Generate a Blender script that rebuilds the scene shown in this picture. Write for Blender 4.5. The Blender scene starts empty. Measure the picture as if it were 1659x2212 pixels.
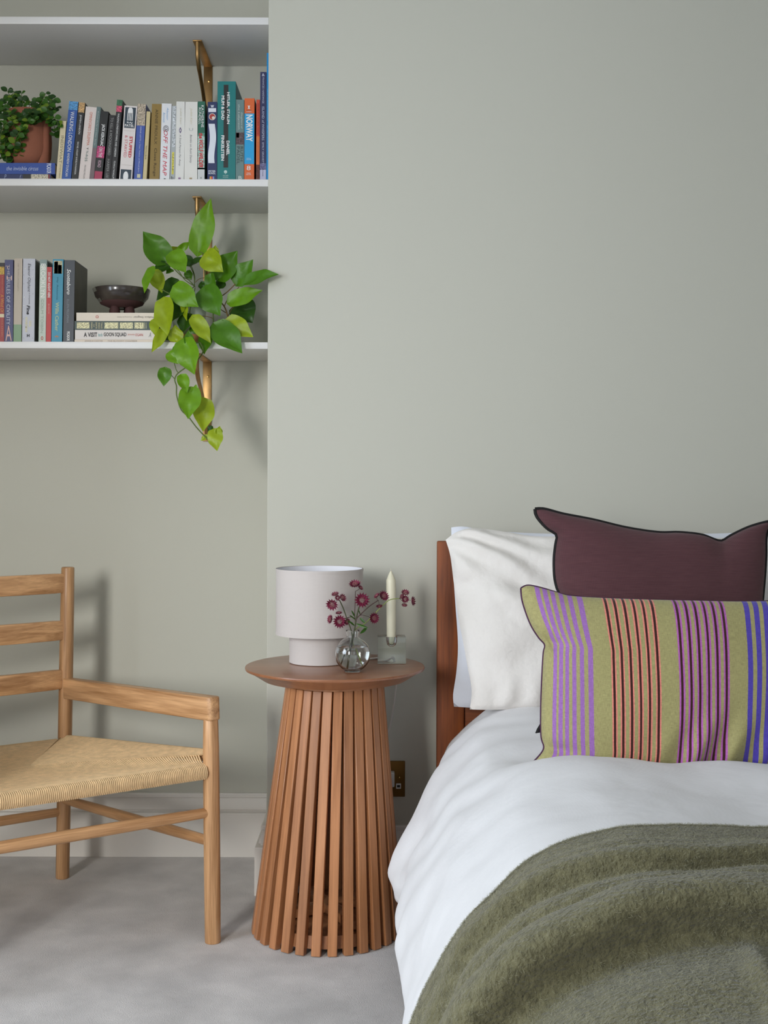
import bpy, bmesh, math, random
from mathutils import Vector, Matrix, noise
random.seed(7)
sc = bpy.context.scene
COL = sc.collection
PI = math.pi
# ------------------------------------------------------------------ camera
F = 2600.0; CX = 829.5; HY = 1050.0; H = 1.0637      # focal length in px of the 1659x2212 frame, horizon row, eye height
cam_d = bpy.data.cameras.new('camera'); cam = bpy.data.objects.new('camera', cam_d); COL.objects.link(cam)
cam.location = (0, 0, H); cam.rotation_euler = (PI/2, -0.0028, 0)
cam_d.sensor_fit = 'HORIZONTAL'; cam_d.sensor_width = 36; cam_d.lens = 36*F/1659
cam_d.shift_y = -(1106-HY)/1659; cam_d.clip_start = 0.05
sc.camera = cam
# ------------------------------------------------------------------ world, daylight, added fill, exposure
wd = bpy.data.worlds.new('world'); sc.world = wd; wd.use_nodes = True
wd.node_tree.nodes['Background'].inputs[0].default_value = (0.75, 0.87, 1.0, 1); wd.node_tree.nodes['Background'].inputs[1].default_value = 0.6
def area(name, loc, rot, sx, sy, power, col):
    l = bpy.data.lights.new(name, 'AREA'); l.shape = 'RECTANGLE'; l.size = sx; l.size_y = sy; l.energy = power; l.color = col
    o = bpy.data.objects.new(name, l); COL.objects.link(o); o.location = loc; o.rotation_euler = rot
    return o
WIN = [(-2.25, -1.60, 0.95, 2.35), (0.35, 1.65, 0.85, 2.35)]     # x0,x1,z0,z1 of the main window and an added fill window behind the camera
YB = -1.75
LWIN = (0.05, 1.75, 0.75, 2.35)                                      # y0,y1,z0,z1 of the wide window in the left wall
area('daylight_main', (-1.925, YB+0.02, 1.65), (PI/2-.24, 0, -.24), 0.64, 1.38, 9.6, (1.0, 0.99, 0.96)).data.spread = math.radians(70)
area('fill_second', (1.0, YB+0.02, 1.6), (PI/2, 0, 0), 1.28, 1.48, 1.2, (0.93, 0.97, 1.0))  # weak soft fill, added; no window is known on this side
area('daylight_left', (-2.68, 0.9, 1.55), (PI/2, 0, -PI/2), 1.66, 1.56, 37, (0.79, 0.895, 1.03))
sc.view_settings.view_transform = 'Standard'; sc.view_settings.look = 'None'
sc.view_settings.gamma = 1.0; sc.view_settings.use_curve_mapping = False
sc.view_settings.exposure = 0.86
# ------------------------------------------------------------------ helpers
def P(x, y, D):                      # measured photo point at a known distance -> metres
    return Vector(((x-CX)*D/F, D, H-(y-HY)*D/F))
def lin(c):
    if isinstance(c, str):
        c = tuple(int(c[i:i+2], 16) for i in (0, 2, 4))
    return tuple((v/255/12.92 if v/255 <= .04045 else ((v/255+.055)/1.055)**2.4) for v in c)+(1,)
MATS = {}
def mat(name, col, rough=.6, spec=.5, metal=0, var=0, vscale=8, bump=0, bscale=200, stretch=None, sheen=0, coat=0, trans=0, ior=1.45, sub=0, col2=None, detail=4):
    if name in MATS: return MATS[name]
    m = bpy.data.materials.new(name); m.use_nodes = True; nt = m.node_tree; N = nt.nodes; b = N['Principled BSDF']
    b.inputs['Base Color'].default_value = lin(col); b.inputs['Roughness'].default_value = rough
    b.inputs['Specular IOR Level'].default_value = spec; b.inputs['Metallic'].default_value = metal
    b.inputs['Sheen Weight'].default_value = sheen; b.inputs['Coat Weight'].default_value = coat
    b.inputs['Transmission Weight'].default_value = trans; b.inputs['IOR'].default_value = ior
    if sub:
        b.inputs['Subsurface Weight'].default_value = sub; b.inputs['Subsurface Radius'].default_value = (.01, .006, .004)
    if var or bump:
        tc = N.new('ShaderNodeTexCoord'); mp = N.new('ShaderNodeMapping'); nt.links.new(tc.outputs['Object'], mp.inputs[0])
        if stretch: mp.inputs['Scale'].default_value = stretch
        oi = N.new('ShaderNodeObjectInfo'); mul = N.new('ShaderNodeMath'); mul.operation = 'MULTIPLY'; mul.inputs[1].default_value = 37.0
        nt.links.new(oi.outputs['Random'], mul.inputs[0])
        cmb = N.new('ShaderNodeCombineXYZ'); nt.links.new(mul.outputs[0], cmb.inputs[0]); nt.links.new(mul.outputs[0], cmb.inputs[2])
        nt.links.new(cmb.outputs[0], mp.inputs['Location'])
    if var:
        nz = N.new('ShaderNodeTexNoise'); nz.inputs['Scale'].default_value = vscale; nz.inputs['Detail'].default_value = detail
        nt.links.new(mp.outputs[0], nz.inputs['Vector'])
        rp = N.new('ShaderNodeValToRGB'); c = lin(col); c2 = lin(col2) if col2 else None
        rp.color_ramp.elements[0].position = .3; rp.color_ramp.elements[1].position = .7
        rp.color_ramp.elements[0].color = c2 or tuple(v*(1-var) for v in c[:3])+(1,)
        rp.color_ramp.elements[1].color = tuple(min(1, v*(1+var*.6)) for v in c[:3])+(1,)
        nt.links.new(nz.outputs[0], rp.inputs[0]); nt.links.new(rp.outputs[0], b.inputs['Base Color'])
    if bump:
        nb = N.new('ShaderNodeTexNoise'); nb.inputs['Scale'].default_value = bscale; nb.inputs['Detail'].default_value = 3
        nt.links.new(mp.outputs[0], nb.inputs['Vector'])
        bp = N.new('ShaderNodeBump'); bp.inputs['Strength'].default_value = bump; bp.inputs['Distance'].default_value = .002
        nt.links.new(nb.outputs[0], bp.inputs['Height']); nt.links.new(bp.outputs[0], b.inputs['Normal'])
    MATS[name] = m
    return m
def wood(name, c_light, c_dark, rough=.45, coat=0, axis=2, scale=1.0, varo=.12):
    """grain runs along the object's local axis; each piece gets its own tone"""
    m = bpy.data.materials.new(name); m.use_nodes = True; nt = m.node_tree; N = nt.nodes; L = nt.links; b = N['Principled BSDF']
    tc = N.new('ShaderNodeTexCoord'); oi = N.new('ShaderNodeObjectInfo'); va = N.new('ShaderNodeVectorMath'); va.operation = 'ADD'
    sc_ = N.new('ShaderNodeVectorMath'); sc_.operation = 'SCALE'; cm = N.new('ShaderNodeCombineXYZ')
    for i in range(3): L.new(oi.outputs['Random'], cm.inputs[i])
    sc_.inputs[3].default_value = 11.0; L.new(cm.outputs[0], sc_.inputs[0]); L.new(tc.outputs['Object'], va.inputs[0]); L.new(sc_.outputs[0], va.inputs[1])
    mp = N.new('ShaderNodeMapping'); s = [55*scale]*3; s[axis] = 3.0*scale; mp.inputs['Scale'].default_value = s; L.new(va.outputs[0], mp.inputs[0])
    n1 = N.new('ShaderNodeTexNoise'); n1.inputs['Scale'].default_value = 1.0; n1.inputs['Detail'].default_value = 6; n1.inputs['Distortion'].default_value = .6; L.new(mp.outputs[0], n1.inputs['Vector'])
    mp2 = N.new('ShaderNodeMapping'); s2 = [420*scale]*3; s2[axis] = 14*scale; mp2.inputs['Scale'].default_value = s2; L.new(va.outputs[0], mp2.inputs[0])
    n2 = N.new('ShaderNodeTexNoise'); n2.inputs['Scale'].default_value = 1.0; n2.inputs['Detail'].default_value = 2; L.new(mp2.outputs[0], n2.inputs['Vector'])
    mx = N.new('ShaderNodeMath'); mx.operation = 'MULTIPLY_ADD'; mx.inputs[1].default_value = .35; L.new(n2.outputs[0], mx.inputs[0]); L.new(n1.outputs[0], mx.inputs[2])
    rp = N.new('ShaderNodeValToRGB'); rp.color_ramp.elements[0].position = .42; rp.color_ramp.elements[1].position = .88
    rp.color_ramp.elements[0].color = lin(c_dark); rp.color_ramp.elements[1].color = lin(c_light); L.new(mx.outputs[0], rp.inputs[0])
    hs = N.new('ShaderNodeHueSaturation'); mr = N.new('ShaderNodeMapRange'); mr.inputs[3].default_value = 1-varo; mr.inputs[4].default_value = 1+varo
    L.new(oi.outputs['Random'], mr.inputs[0]); L.new(mr.outputs[0], hs.inputs['Value']); L.new(rp.outputs[0], hs.inputs['Color']); L.new(hs.outputs[0], b.inputs['Base Color'])
    bp = N.new('ShaderNodeBump'); bp.inputs['Strength'].default_value = .12; bp.inputs['Distance'].default_value = .001; L.new(n2.outputs[0], bp.inputs['Height']); L.new(bp.outputs[0], b.inputs['Normal'])
    b.inputs['Roughness'].default_value = rough; b.inputs['Coat Weight'].default_value = coat; b.inputs['Coat Roughness'].default_value = .25
    return m
def cloth(name, col, thread=900, amt=.25, bump=.25, rough=.9, sheen=.2, col2=None, slub=0, uv=False, wr=0, wrscale=14):
    """woven cloth: two crossed thread waves for tone and relief, plus slubs"""
    m = bpy.data.materials.new(name); m.use_nodes = True; nt = m.node_tree; N = nt.nodes; L = nt.links; b = N['Principled BSDF']
    tc = N.new('ShaderNodeTexCoord'); vec = tc.outputs['UV' if uv else 'Object']
    waves = []
    for ax in ('X', 'Z' if not uv else 'Y'):
        w = N.new('ShaderNodeTexWave'); w.bands_direction = ax; w.inputs['Scale'].default_value = thread/20; w.inputs['Distortion'].default_value = .4; w.inputs['Detail'].default_value = 1
        L.new(vec, w.inputs['Vector']); waves.append(w)
    mul = N.new('ShaderNodeMath'); mul.operation = 'MULTIPLY'; L.new(waves[0].outputs['Fac'], mul.inputs[0]); L.new(waves[1].outputs['Fac'], mul.inputs[1])
    nz = N.new('ShaderNodeTexNoise'); nz.inputs['Scale'].default_value = 1; nz.inputs['Detail'].default_value = 3
    mp = N.new('ShaderNodeMapping'); mp.inputs['Scale'].default_value = (30, 30, 500) if not uv else (20, 420, 1); L.new(vec, mp.inputs[0]); L.new(mp.outputs[0], nz.inputs['Vector'])
    add = N.new('ShaderNodeMath'); add.operation = 'MULTIPLY_ADD'; add.inputs[1].default_value = slub; L.new(nz.outputs[0], add.inputs[0]); L.new(mul.outputs[0], add.inputs[2])
    rp = N.new('ShaderNodeValToRGB'); c = lin(col); rp.color_ramp.elements[0].color = lin(col2) if col2 else tuple(v*(1-amt) for v in c[:3])+(1,)
    rp.color_ramp.elements[1].color = tuple(min(1, v*(1+amt*.5)) for v in c[:3])+(1,); L.new(add.outputs[0], rp.inputs[0]); L.new(rp.outputs[0], b.inputs['Base Color'])
    h = add.outputs[0]
    bp = N.new('ShaderNodeBump'); bp.inputs['Strength'].default_value = bump; bp.inputs['Distance'].default_value = .0008; L.new(h, bp.inputs['Height'])
    if wr:
        n3 = N.new('ShaderNodeTexNoise'); n3.inputs['Scale'].default_value = wrscale; n3.inputs['Detail'].default_value = 5; n3.inputs['Distortion'].default_value = .15
        L.new(tc.outputs['Object'], n3.inputs['Vector'])
        b2 = N.new('ShaderNodeBump'); b2.inputs['Strength'].default_value = wr; b2.inputs['Distance'].default_value = .02; L.new(n3.outputs[0], b2.inputs['Height']); L.new(b2.outputs[0], bp.inputs['Normal'])
    L.new(bp.outputs[0], b.inputs['Normal'])
    b.inputs['Roughness'].default_value = rough; b.inputs['Sheen Weight'].default_value = sheen; b.inputs['Specular IOR Level'].default_value = .2
    m['ramp'] = rp.name
    return m
W = {}
def thing(name, label, cat, loc=(0, 0, 0), rot=(0, 0, 0), group=None):
    o = bpy.data.objects.new(name, None); COL.objects.link(o); o.empty_display_size = .05
    o.location = loc; o.rotation_euler = rot
    from mathutils import Euler
    W[o] = Matrix.Translation(Vector(loc)) @ Euler(rot).to_matrix().to_4x4()
    o['label'] = label; o['category'] = cat
    if group: o['group'] = group
    return o
def tag(o, label, cat, group=None):
    o['label'] = label; o['category'] = cat
    if group: o['group'] = group
def put(o, parent=None, M=None, local=False):
    """M is the world matrix (or the matrix inside the parent when local)"""
    COL.objects.link(o); M = M or Matrix(); o.matrix_basis = M
    if parent is not None:
        o.parent = parent
        if local: W[o] = W[parent] @ M
        else: o.matrix_parent_inverse = W[parent].inverted(); W[o] = M
    else: W[o] = M
    return o
class MB:
    def __init__(s): s.v = []; s.f = []; s.uv = None
    def box(s, x0, x1, y0, y1, z0, z1):
        n = len(s.v); s.v += [(x, y, z) for z in (z0, z1) for y in (y0, y1) for x in (x0, x1)]
        s.f += [tuple(n+i for i in q) for q in ((0, 2, 3, 1), (4, 5, 7, 6), (0, 1, 5, 4), (2, 6, 7, 3), (0, 4, 6, 2), (1, 3, 7, 5))]; return s
    def tube(s, path, rad, seg=8, cap=True, flat=1.0):
        path = [Vector(p) for p in path]; n0 = len(s.v); k = len(path)
        if not hasattr(rad, '__len__'): rad = [rad]*k
        up = None
        for i, p in enumerate(path):
            t = (path[min(i+1, k-1)]-path[max(i-1, 0)]).normalized()
            if up is None:
                up = Vector((0, 0, 1)) if abs(t.z) < .9 else Vector((1, 0, 0))
            up = (up-t*up.dot(t)).normalized(); sd = t.cross(up)
            for j in range(seg):
                a = 2*PI*j/seg; s.v.append(tuple(p+(sd*math.cos(a)*flat+up*math.sin(a))*rad[i]))
        for i in range(k-1):
            for j in range(seg):
                a = n0+i*seg+j; b = n0+i*seg+(j+1) % seg; s.f.append((a, b, b+seg, a+seg))
        if cap:
            s.f.append(tuple(n0+j for j in reversed(range(seg)))); s.f.append(tuple(n0+(k-1)*seg+j for j in range(seg)))
        return s
    def lathe(s, prof, seg=48, c=(0, 0), close=False):
        n0 = len(s.v); k = len(prof)
        for r, z in prof:
            for j in range(seg):
                a = 2*PI*j/seg; s.v.append((c[0]+r*math.cos(a), c[1]+r*math.sin(a), z))
        rng = k if close else k-1
        for i in range(rng):
            for j in range(seg):
                a = n0+i*seg+j; b = n0+i*seg+(j+1) % seg; d = n0+((i+1) % k)*seg
                s.f.append((a, b, d+(j+1) % seg, d+j))
        if not close:
            if prof[0][0] > 1e-6: s.f.append(tuple(n0+j for j in reversed(range(seg))))
            if prof[-1][0] > 1e-6: s.f.append(tuple(n0+(k-1)*seg+j for j in range(seg)))
        return s
    def grid(s, fn, nu, nv, uv=False):
        n0 = len(s.v)
        if uv and s.uv is None: s.uv = []
        for i in range(nu+1):
            for j in range(nv+1):
                s.v.append(tuple(fn(i/nu, j/nv)))
                if uv: s.uv.append((i/nu, j/nv))
        for i in range(nu):
            for j in range(nv):
                a = n0+i*(nv+1)+j; s.f.append((a, a+nv+1, a+nv+2, a+1))
        return s
    def prism(s, pts, h0, h1, axis='z'):
        n0 = len(s.v); k = len(pts)
        for h in (h0, h1):
            for a, b in pts: s.v.append({'x': (h, a, b), 'y': (a, h, b), 'z': (a, b, h)}[axis])
        s.f.append(tuple(n0+i for i in reversed(range(k)))); s.f.append(tuple(n0+k+i for i in range(k)))
        for i in range(k): s.f.append((n0+i, n0+(i+1) % k, n0+k+(i+1) % k, n0+k+i))
        return s
    def mesh(s, name, m, smooth=None, bevel=0, merge=False, seg=2):
        me = bpy.data.meshes.new(name); me.from_pydata(s.v, [], s.f)
        if s.uv:
            lay = me.uv_layers.new(name='UVMap')
            for lp in me.loops: lay.data[lp.index].uv = s.uv[lp.vertex_index]
        bm = bmesh.new(); bm.from_mesh(me)
        if merge: bmesh.ops.remove_doubles(bm, verts=bm.verts, dist=1e-5)
        bmesh.ops.recalc_face_normals(bm, faces=bm.faces)
        if bevel:
            es = [e for e in bm.edges if len(e.link_faces) == 2 and e.calc_face_angle(0) > .5]
            bmesh.ops.bevel(bm, geom=es, offset=bevel, segments=seg, affect='EDGES', profile=.5, clamp_overlap=True)
        bm.to_mesh(me); bm.free()
        if m: me.materials.append(m)
        if smooth is not None:
            me.shade_smooth(); me.set_sharp_from_angle(angle=math.radians(smooth))
        return me
    def obj(s, name, m, parent=None, smooth=None, bevel=0, M=None, local=False, merge=False, seg=2):
        return put(bpy.data.objects.new(name, s.mesh(name, m, smooth, bevel, merge, seg)), parent, M, local)
def zmat(p0, p1, roll=0, xhint=None):
    """matrix whose Z runs p0->p1 from p0"""
    p0 = Vector(p0); p1 = Vector(p1); z = (p1-p0).normalized(); x = Vector(xhint) if xhint is not None else (Vector((1, 0, 0)) if abs(z.x) < .9 else Vector((0, 1, 0)))
    y = z.cross(x).normalized(); x = y.cross(z).normalized()
    R = Matrix((x, y, z)).transposed().to_4x4()
    return Matrix.Translation(p0) @ R @ Matrix.Rotation(roll, 4, 'Z'), (p1-p0).length
def rod(name, p0, p1, r0, r1, m, parent, seg=20, b=.003, squash=1.0, rm=None):
    M, L = zmat(p0, p1); prof = [(0, 0), (r0-b, 0), (r0-b*.3, b*.3), (r0, b)]
    if rm: prof += [(r0+(rm-r0)*math.sin(PI*t/8), b+(L-2*b)*t/8) for t in range(1, 8)]
    prof += [(r1, L-b), (r1-b*.3, L-b*.3), (r1-b, L), (0, L)]
    mb = MB().lathe(prof, seg); mb.v = [(x, y*squash, z) for x, y, z in mb.v]
    return mb.obj(name, m, parent, 50, M=M, merge=True)
def bar(name, p0, p1, w, h, m, parent, xhint, bevel=.003):
    """rectangular bar: w along the x hint, h across, length p0->p1"""
    M, L = zmat(p0, p1, xhint=xhint)
    return MB().box(-w/2, w/2, -h/2, h/2, 0, L).obj(name, m, parent, 40, bevel, M)
def struct(o): o['kind'] = 'structure'; return o
def resample(pts, n):
    pts = [Vector(p) for p in pts]; # Catmull-Rom through the points, then even arc length
    dense = []
    for i in range(len(pts)-1):
        a = pts[max(i-1, 0)]; b = pts[i]; c = pts[i+1]; d = pts[min(i+2, len(pts)-1)]
        for k in range(12):
            t = k/12; dense.append(.5*((2*b)+(c-a)*t+(2*a-5*b+4*c-d)*t*t+(3*b-a-3*c+d)*t**3))
    dense.append(pts[-1]); acc = [0]
    for i in range(1, len(dense)): acc.append(acc[-1]+(dense[i]-dense[i-1]).length)
    out = []; j = 0
    for i in range(n+1):
        s = acc[-1]*i/n
        while j < len(acc)-2 and acc[j+1] < s: j += 1
        t = (s-acc[j])/max(1e-9, acc[j+1]-acc[j]); out.append(dense[j].lerp(dense[j+1], min(1, t)))
    return out
def lettering(txt, colour, parent, length, height, centre, along, up, normal, bold=0, shear=0, name='lettering'):
    """flat lettering mesh fitted to length x height; directions are in the parent's frame"""
    cu = bpy.data.curves.new('txt', 'FONT'); cu.body = txt; cu.size = 1; cu.resolution_u = 2; cu.offset = bold; cu.shear = shear; cu.align_x = 'CENTER'
    tmp = bpy.data.objects.new('txt', cu); COL.objects.link(tmp); dg = bpy.context.evaluated_depsgraph_get(); dg.update()
    me = bpy.data.meshes.new_from_object(tmp.evaluated_get(dg)); bpy.data.objects.remove(tmp); bpy.data.curves.remove(cu)
    if not me.vertices: return
    xs = [v.co.x for v in me.vertices]; ys = [v.co.y for v in me.vertices]; x0, x1, y0, y1 = min(xs), max(xs), min(ys), max(ys)
    kx = length/(x1-x0); ky = height/(y1-y0)
    for v in me.vertices: v.co = ((v.co.x-(x0+x1)/2)*kx, (v.co.y-(y0+y1)/2)*ky, 0)
    me.name = name; me.materials.clear(); me.materials.append(mat('ink_'+colour, colour, .6))
    R = Matrix((Vector(along), Vector(up), Vector(normal))).transposed().to_4x4()
    return put(bpy.data.objects.new(name, me), parent, Matrix.Translation(Vector(centre)) @ R, local=True)

# ------------------------------------------------------------------ setting
DA, DC, DS = 3.475, 3.15, 3.162           # alcove wall, chimney breast face, shelf front
XC = (577.4-CX)*DC/F                      # chimney breast left corner
XL, XR, ZC = -2.7, 2.7, 2.95
m_wall = mat('wall_paint', (200, 199, 187), .85, .25)
m_wall2 = mat('pale_wall_paint', (226, 222, 214), .85, .25)
m_white = mat('white_paint', (232, 231, 230), .45, .4)
m_trim = mat('shaded_white_paint', (228, 223, 216), .5, .4)  # white paint with a little warm shade put into its colour
m_ceil = mat('ceiling_paint', (236, 234, 230), .9, .2)
def carpet_mat():
    m = mat('carpet_pile', (201, 196, 193), .95, .1, sheen=.35, var=.20, vscale=8, detail=5)
    nt = m.node_tree; N = nt.nodes; L = nt.links; b = N['Principled BSDF']; tc = N.new('ShaderNodeTexCoord')
    n = N.new('ShaderNodeTexNoise'); n.inputs['Scale'].default_value = 420; n.inputs['Detail'].default_value = 3; L.new(tc.outputs['Object'], n.inputs['Vector'])
    n2 = N.new('ShaderNodeTexNoise'); n2.inputs['Scale'].default_value = 11; n2.inputs['Detail'].default_value = 6; n2.inputs['Distortion'].default_value = 1.2; L.new(tc.outputs['Object'], n2.inputs['Vector'])
    b1 = N.new('ShaderNodeBump'); b1.inputs['Strength'].default_value = .10; b1.inputs['Distance'].default_value = .02; L.new(n2.outputs[0], b1.inputs['Height'])
    b2 = N.new('ShaderNodeBump'); b2.inputs['Strength'].default_value = .6; b2.inputs['Distance'].default_value = .003; L.new(n.outputs[0], b2.inputs['Height']); L.new(b1.outputs[0], b2.inputs['Normal']); L.new(b2.outputs[0], b.inputs['Normal'])
    return m
struct(MB().box(XL-.1, XR+.1, YB-.1, DA+.1, -.1, 0).obj('floor', carpet_mat()))
struct(MB().box(XL-.1, XR+.1, YB-.1, DA+.1, ZC, ZC+.1).obj('ceiling', m_ceil))
struct(MB().box(XL-.1, XC+.05, DA, DA+.1, 0, ZC).obj('wall_back', m_wall))
struct(MB().box(XC, XR, DC, DA+.1, 0, ZC).obj('wall_chimney', m_wall, bevel=.002))
struct(MB().box(XL, -1.45, 2.3, DA, 0, ZC).obj('wall_shade_nib', m_wall))      # unseen nib, added to keep left window light off the alcove
ly0, ly1, lz0, lz1 = LWIN
struct(MB().box(XL-.2, XL, YB, ly0, 0, ZC).box(XL-.2, XL, ly1, DA, 0, ZC).box(XL-.2, XL, ly0, ly1, 0, lz0).box(XL-.2, XL, ly0, ly1, lz1, ZC).obj('wall_left', m_wall2))
w = struct(MB().box(XL-.15, XL-.1, ly0, ly0+.05, lz0, lz1).box(XL-.15, XL-.1, ly1-.05, ly1, lz0, lz1).box(XL-.15, XL-.1, ly0, ly1, lz0, lz0+.05).box(XL-.15, XL-.1, ly0, ly1, lz1-.05, lz1).box(XL-.15, XL-.1, (ly0+ly1)/2-.025, (ly0+ly1)/2+.025, lz0, lz1).obj('window_3', m_white))
m_pane = mat('window_glass', (240, 245, 250), .05, .5, trans=1)
for q in (ly0+.05, (ly0+ly1)/2+.025): MB().box(XL-.127, XL-.123, q, q+(ly1-ly0)/2-.075, lz0+.05, lz1-.05).obj('pane', m_pane, w)
struct(MB().box(XR, XR+.1, YB, DA+.1, 0, ZC).obj('wall_right', m_wall2))
(a0, a1, az0, az1), (b0, b1, bz0, bz1) = WIN
wb = MB(); y0, y1 = YB-.25, YB-.0
wb.box(XL-.1, a0, y0, y1, 0, ZC).box(a1, b0, y0, y1, 0, ZC).box(b1, XR+.1, y0, y1, 0, ZC)
wb.box(a0, a1, y0, y1, 0, az0).box(a0, a1, y0, y1, az1, ZC).box(b0, b1, y0, y1, 0, bz0).box(b0, b1, y0, y1, bz1, ZC)
struct(wb.obj('wall_front', m_wall2))
m_pane = mat('window_glass', (240, 245, 250), .05, .5, trans=1)
for i, (x0, x1, z0, z1) in enumerate(WIN):  # the second one is unseen, added to hold the fill light
    w = struct(MB().box(x0, x0+.05, YB-.16, YB-.1, z0, z1).box(x1-.05, x1, YB-.16, YB-.1, z0, z1).box(x0, x1, YB-.16, YB-.1, z0, z0+.05).box(x0, x1, YB-.16, YB-.1, z1-.05, z1).box(x0, x1, YB-.15, YB-.11, (z0+z1)/2-.02, (z0+z1)/2+.02).obj('window_%d' % (i+1), m_white))
    MB().box(x0+.05, x1-.05, YB-.132, YB-.128, z0+.05, (z0+z1)/2-.02).obj('pane', m_pane, w); MB().box(x0+.05, x1-.05, YB-.132, YB-.128, (z0+z1)/2+.02, z1-.05).obj('pane', m_pane, w)
# moulded baseboards
BP = [(0, .178), (.010, .178), (.013, .175), (.013, .167), (.010, .165), (.011, .158), (.016, .146), (.018, .136), (.018, .133), (.014, .131), (.014, .127), (.026, .125), (.028, .122), (.028, 0), (0, 0)]
struct(MB().prism([(DA-d, z) for d, z in BP], -1.45, XC, 'x').obj('baseboard_back', m_trim, None, 30))
mb = MB(); k = len(BP)
for (cx, cy, dx, dy) in ((XC, DA-.028, -1, 0), (XC, DC, -1, -1), (XR, DC, 0, -1)):
    for d, z in BP: mb.v.append((cx+dx*d, cy+dy*d, z))
for i in range(2):
    for j in range(k): mb.f.append((i*k+j, i*k+(j+1) % k, (i+1)*k+(j+1) % k, (i+1)*k+j))
mb.f += [tuple(reversed(range(k))), tuple(2*k+j for j in range(k))]
struct(mb.obj('baseboard_chimney', m_trim, None, 30))

# ------------------------------------------------------------------ shelves and brackets
ZS = []                                   # shelf top heights
lab = ['white shelf at the very top edge, above the tall books and brackets', 'middle white shelf under the long row of books', 'lowest white shelf, with the trailing vine']
lab.append('unseen white shelf, added above the top one for its shade')  # extra shelf out of view, added to darken the alcove top
for i, (yt, yb) in enumerate(((38, 54), (388, 403.5), (740, 754.5), (-312, -296))):
    zt = P(0, yt, DS).z; zb = P(0, yb, DS).z; ZS.append((zt, zb))
    o = MB().box(-1.449, XC-.001, DS, DA-.001, zb, zt).obj('wall_shelf', m_white, None, 30, .0012); tag(o, lab[i], 'shelf', 'white alcove shelves')
m_brass = mat('aged_brass', (172, 138, 92), .42, .5, 1.0, var=.18, vscale=30)
def bracket(zb, label):
    xc = -.511; t = thing('shelf_bracket', label, 'bracket', (xc, DA, zb), group='brass shelf brackets')
    w = .0125
    MB().box(-w, w, -.0035, 0, -.232, 0).obj('wall_plate', m_brass, t, 40, .001, local=True)
    MB().box(-w, w, -.205, 0, -.0035, 0).obj('shelf_plate', m_brass, t, 40, .001, local=True)
    pts = [(0, -.198, -.004), (0, -.197, -.020), (0, -.194, -.042), (0, -.170, -.066), (0, -.130, -.088), (0, -.085, -.116), (0, -.050, -.150), (0, -.025, -.186), (0, -.006, -.226)]
    MB().tube(resample(pts, 28), [.0062]*8+[.0055]*21, 10, flat=.9).obj('brace', m_brass, t, 60, local=True)
    for z in (-.045, -.20):
        s = MB().lathe([(0, 0), (.0038, 0), (.0034, .0014), (0, .002)], 14).obj('screw', mat('screw_brass', (196, 160, 100), .25, metal=1), t, 40, M=Matrix.Translation((.003, -.0035, z)) @ Matrix.Rotation(PI/2, 4, 'X'), local=True)
bracket(ZS[0][1], 'brass bracket rising behind the row of books, under the top shelf')
bracket(ZS[1][1], 'brass bracket under the middle shelf, behind the trailing vine')
bracket(ZS[2][1], 'brass bracket under the lowest shelf, in clear view on the wall')

# ------------------------------------------------------------------ books
m_page = mat('book_pages', (222, 208, 178), .9, .2, bump=.4, bscale=900, stretch=(1, .02, .02))
def cov(c): return mat('book_cover_'+c, c, .42, .45)
SPD = DS+.016
def book(x0, x1, ytop, lean, zs, ybase, colour, label, group, depth=.128, bands=(), texts=(), hard=False, side=None, push=0):
    """upright book: x0..x1 in the photo at its foot, top row, lean of the top in px"""
    D = SPD+push; k = D/F; h = (ybase-ytop)*k+.004; th = math.atan2(lean, ybase-ytop); w = (x1-x0)*k*math.cos(th)-.0004
    X = (x1-CX)*k; t = thing('book', label, 'book', (X, D, zs+.0005), (0, th, 0), group)
    b = .0022 if hard else .0006; c = MB()
    c.box(-w, 0, 0, b, 0, h).box(-w, -w+b, b*.5, depth, 0, h).box(-b, 0, b*.5, depth, 0, h)
    cv = c.obj('cover', cov(colour), t, 40, local=True)
    if side: MB().box(0, .0003, .004, depth-.004, .004, h-.004).obj('cover_picture', mat('cover_art_'+side, side, .4, var=.5, vscale=22), t, local=True)
    o = .003 if hard else .0004
    MB().box(-w+b+.0002, -b-.0002, b+.0002, depth-o, o, h-o).obj('pages', m_page, t, local=True)
    for bd in bands:                      # (from, to [fractions from the top], colour, left, right [fractions across])
        f0, f1, cc = bd[:3]; l, r = bd[3:5] if len(bd) > 4 else (0, 1)
        mm = mat('spine_'+cc[1:], cc[1:], .45, var=.7, vscale=260, detail=2) if cc[0] == '*' else mat('spine_'+cc, cc, .45)
        MB().box(-w+w*l+.0001, -w+w*r-.0001, -.0003, .0002, h*(1-f1)+.0001, h*(1-f0)-.0001).obj('spine_panel', mm, t, local=True)
    for tx in texts:                      # (string, from, to, across-centre, letter height/width of spine, colour, opts)
        s, f0, f1, cc, hh, ink = tx[:6]; op = tx[6] if len(tx) > 6 else {}
        ctr = (-w+w*cc, -.0006, h*(1-(f0+f1)/2))
        if op.get('h'):                   # set across the spine
            lettering(s, ink, t, w*hh, h*(f1-f0), ctr, (1, 0, 0), (0, 0, 1), (0, -1, 0), op.get('b', 0), op.get('s', 0))
        else:
            lettering(s, ink, t, h*(f1-f0), w*hh, ctr, (0, 0, -1), (1, 0, 0), (0, -1, 0), op.get('b', 0), op.get('s', 0))
    return t, w, h
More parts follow.
